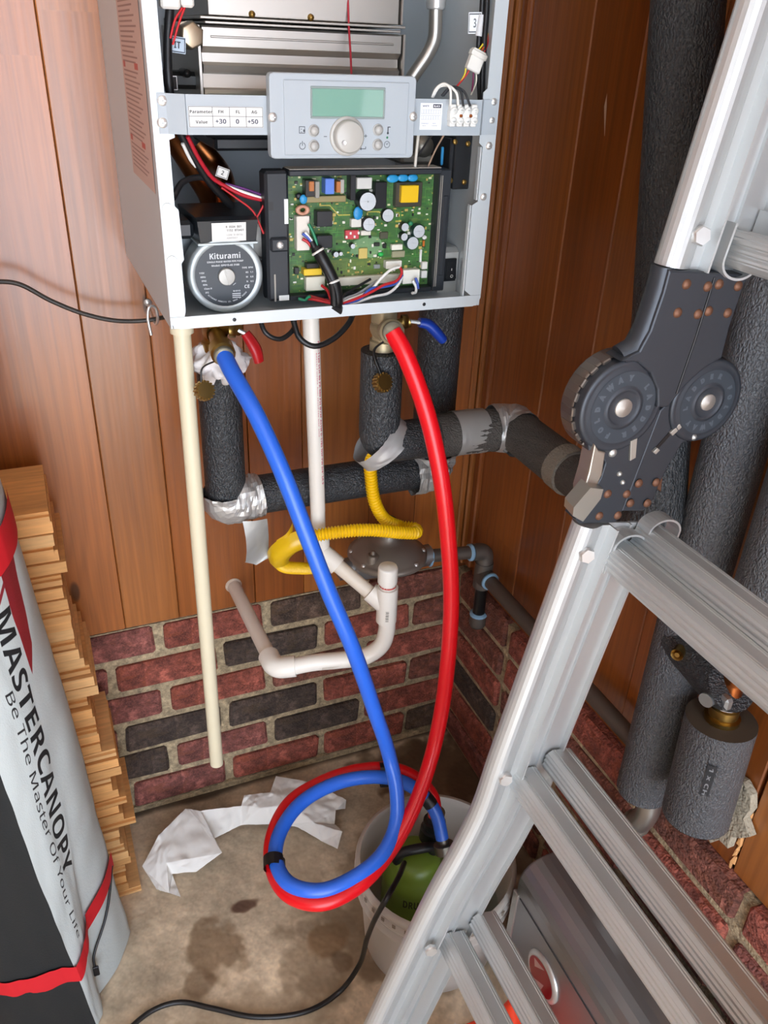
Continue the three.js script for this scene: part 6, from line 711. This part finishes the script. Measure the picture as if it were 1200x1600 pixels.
// ---------- bucket, pump ----------
const BC = [-0.264, 0.452], BH = 0.2;
{
  const t = thing('bucket', 'white plastic bucket of water with the green pump standing in it', 'bucket', [BC[0], 0, BC[1]]);
  const pl = mat(0xe3ddd4, { roughness: 0.6, transmission: 0.45, thickness: 0 });
  const k = BH / 0.2;
  part(t, 'body', lathe([[0, 0.004], [0.108, 0.004], [0.112, 0.008], [0.126, BH - 0.01], [0.129, BH], [0.131, BH - 0.001], [0.13, BH - 0.012], [0.115, 0.003], [0.11, 0.0], [0, 0]], [BC[0], 0, BC[1]], [0, 1, 0], 56), pl);
  part(t, 'rim', lathe([[0.128, BH + 0.001], [0.134, BH], [0.136, BH - 0.006], [0.134, BH - 0.014], [0.13, BH - 0.016], [0.135, BH - 0.02], [0.137, BH - 0.026], [0.134, BH - 0.034], [0.1285, BH - 0.036]], [BC[0], 0, BC[1]], [0, 1, 0], 56), pl);
  part(t, 'lower_ring', lathe([[0.126, BH - 0.05], [0.1335, BH - 0.054], [0.134, BH - 0.058], [0.132, BH - 0.062], [0.1225, BH - 0.066]], [BC[0], 0, BC[1]], [0, 1, 0], 56), pl);
  const ribs = []; for (let i = 0; i < 40; i++) { const a = i / 40 * 6.283, g = cbox(0.1372, BH - 0.017, 0, 0.0012, 0.008, 0.006, 0.0003); g.rotateY(a); g.translate(BC[0], 0, BC[1]); if (i % 10 < 6) ribs.push(g); }
  part(t, 'rim_slots', mg(ribs), mat(0x8a7f72, { roughness: 0.8 }));
  part(t, 'water', lathe([[0.117, 0.085], [0, 0.085], ], [BC[0], 0, BC[1]], [0, 1, 0], 40), mat(0xdfe8e4, { transmission: 1, thickness: 0, roughness: 0.02, ior: 1.33 }));
}
{
  const x = -0.296, z = 0.44, t = thing('sump_pump', 'green submersible pump standing in the bucket, hoses above it', 'pump', [x, 0.009, z]);
  const gm = mat(0x6f8a34, { roughness: 0.3 });
  part(t, 'body', lathe([[0, 0], [0.05, 0], [0.055, 0.006], [0.055, 0.15], [0.053, 0.163], [0.047, 0.172], [0.044, 0.18], [0.04, 0.196], [0.03, 0.205], [0, 0.207]], [x, 0.009, z], [0, 1, 0], 44), gm);
  part(t, 'side_chamber', lathe([[0.024, 0.02], [0.026, 0.06], [0.024, 0.16], [0.018, 0.172], [0, 0.174]], [x + 0.046, 0.009, z - 0.02], [0, 1, 0], 24), gm);
  const br = canv(512, 96, (c, w, h) => { c.fillStyle = '#6f8a34'; c.fillRect(0, 0, w, h); c.fillStyle = '#12150a'; c.font = 'bold 84px sans-serif'; c.textAlign = 'center'; c.fillText('DRUMMOND', w / 2, 80); });
  part(t, 'brand_print', grid(16, 1, (u, v) => { const a = -0.78 + u * 1.5; return V(x + Math.sin(a) * 0.0556, 0.136 + v * 0.028, z + Math.cos(a) * 0.0556); }), mat(0xffffff, { map: br, roughness: 0.35 }), 'black lettering on the pump body');
  part(t, 'discharge_port', mg(lathes([[0, 0], [0.021, 0], [0.021, 0.012], [0.018, 0.013], [0.021, 0.018], [0.021, 0.04], [0.017, 0.042], [0.019, 0.048], [0.019, 0.058], [0.014, 0.06], [0.014, 0.07], [0, 0.07]], [x + 0.034, 0.195, z - 0.018], [0.1, 1, 0], 22)), blackP);
  part(t, 'port_band', lathe([[0.0145, 0.071], [0.0145, 0.08], [0, 0.08]], [x + 0.034, 0.195, z - 0.018], [0.1, 1, 0], 18), mat(0x6e5a3a, { roughness: 0.6 }));
  part(t, 'handle', sweep(smooth([[x - 0.035, 0.206, z + 0.0], [x - 0.03, 0.228, z + 0.004], [x, 0.236, z + 0.012], [x + 0.024, 0.228, z + 0.012], [x + 0.026, 0.206, z + 0.008]], 24), 0.0085, 12), blackP);
}
// ---------- papers, silver box, orange cone ----------
{
  const paper = mat(0xebe8e2, { roughness: 0.95 });
  const PV = PAPERV, tri = [];
  for (const f of PAPERF) tri.push(f.map((i) => V(...PV[i])));
  const split = (ts) => ts.flatMap(([a, b, c]) => { const m = (p, q) => p.clone().add(q).multiplyScalar(0.5), x = m(a, b), y = m(b, c), z = m(c, a); return [[a, x, z], [x, b, y], [z, y, c], [x, y, z]]; });
  let ts = tri; for (let i = 0; i < 4; i++) ts = split(ts);
  const pos = []; for (const t of ts) for (const p of t) { const n = 0.012 * Math.abs(fbm(p.x * 26, p.z * 26, 4, 3) - 0.5) + 0.006 * Math.abs(vn(p.x * 90 + p.z * 40, p.z * 90, 7) - 0.5); pos.push(p.x, p.y + n + 0.002, Math.max(0.012, p.z + n * 0.5)); }
  let g = new THREE.BufferGeometry(); g.setAttribute('position', new THREE.Float32BufferAttribute(pos, 3)); g = mergeVertices(g, 0.0002); g.computeVertexNormals(); boxUV(g);
  solo('paper_towel', g, paper, 'long crumpled white paper towel on the floor below the brick wall', 'paper towel', [-0.5, 0, 0.1]);
  const blob = (cx, cz, rx, rz, h, s) => grid(30, 30, (u, v) => { const X = (u - 0.5) * 2, Z = (v - 0.5) * 2, d = Math.max(Math.abs(X), Math.abs(Z)); return V(cx + X * rx * (0.8 + 0.35 * vn(u * 4, v * 4, s)), 0.003 + h * Math.max(0, 1 - d) * 0.7 + Math.abs(vn(u * 7, v * 7, s + 2) - 0.5) * h * 1.1, cz + Z * rz * (0.8 + 0.35 * vn(v * 5, u * 5, s + 5))); });
  solo('paper_towel', blob(-0.35, 0.662, 0.06, 0.045, 0.04, 3), paper, 'crumpled white paper towel in front of the bucket, behind the ladder rail', 'paper towel', [-0.35, 0, 0.662]);
}
{
  const t = thing('silver_box', 'silver metal box with a red round badge behind the ladder rungs', 'box', [-0.12, 0, 0.9]);
  const sm_ = mat(0x9a9b9c, { metalness: 0.75, roughness: 0.3 });
  const prof = [[-0.185, 0.006], [-0.187, 0.02], [-0.187, 0.232]]; for (let k = 0; k <= 6; k++) { const a = Math.PI - k / 6 * Math.PI / 2; prof.push([-0.142 + 0.045 * Math.cos(a), 0.262 + 0.042 * Math.sin(a)]); } prof.push([-0.07, 0.304], [-0.062, 0.298], [-0.06, 0.006]);
  part(t, 'body', ext(prof, 0.577, 1.25, 0.004), sm_);
  part(t, 'lid_seam', bx(-0.1885, -0.1862, 0.2335, 0.2355, 0.59, 1.24, 0.0005), mat(0x4a4a4c, { roughness: 0.6 }));
  part(t, 'corner_strip', bx(-0.1895, -0.1835, 0.004, 0.236, 0.573, 0.587, 0.001), mat(0xc2c0ba, { metalness: 0.7, roughness: 0.35 }));
  const by = 0.163, bz = 0.676;
  const b = part(t, 'badge', lathe([[0.039, 0], [0.039, 0.003], [0.0345, 0.006], [0.0315, 0.005]], [-0.187, by, bz], [-1, 0, 0], 36), chrome, 'chrome ringed round badge');
  const bd = canv(256, 256, (c, w) => { c.fillStyle = '#c9c4c0'; c.fillRect(0, 0, w, w); c.fillStyle = '#8f1d24'; c.beginPath(); c.arc(128, 128, 124, 0, 7); c.fill(); c.fillStyle = '#b98a86'; c.beginPath(); c.moveTo(40, 60); c.lineTo(150, 30); c.lineTo(60, 120); c.fill(); c.beginPath(); c.moveTo(70, 220); c.lineTo(170, 150); c.lineTo(150, 235); c.fill(); });
  const g = new THREE.CircleGeometry(0.032, 32); g.rotateY(-Math.PI / 2); g.translate(-0.1925, by, bz); part(b, 'badge_face', g, mat(0xffffff, { map: bd, roughness: 0.2 }));
}
{
  const t = thing('orange_cone', 'bright orange plastic cone on the floor behind the lowest rungs', 'cone', [-0.235, 0, 0.675]);
  const om = mat(0xf0401a, { roughness: 0.45 });
  part(t, 'cone_body', lathe([[0.042, 0.006], [0.008, 0.12], [0.006, 0.122], [0, 0.122]], [-0.235, 0, 0.675], [0, 1, 0], 28), om);
  part(t, 'cone_base', cbox(-0.235, 0.004, 0.675, 0.1, 0.008, 0.1, 0.002), om);
}
renderer.render(scene, camera);
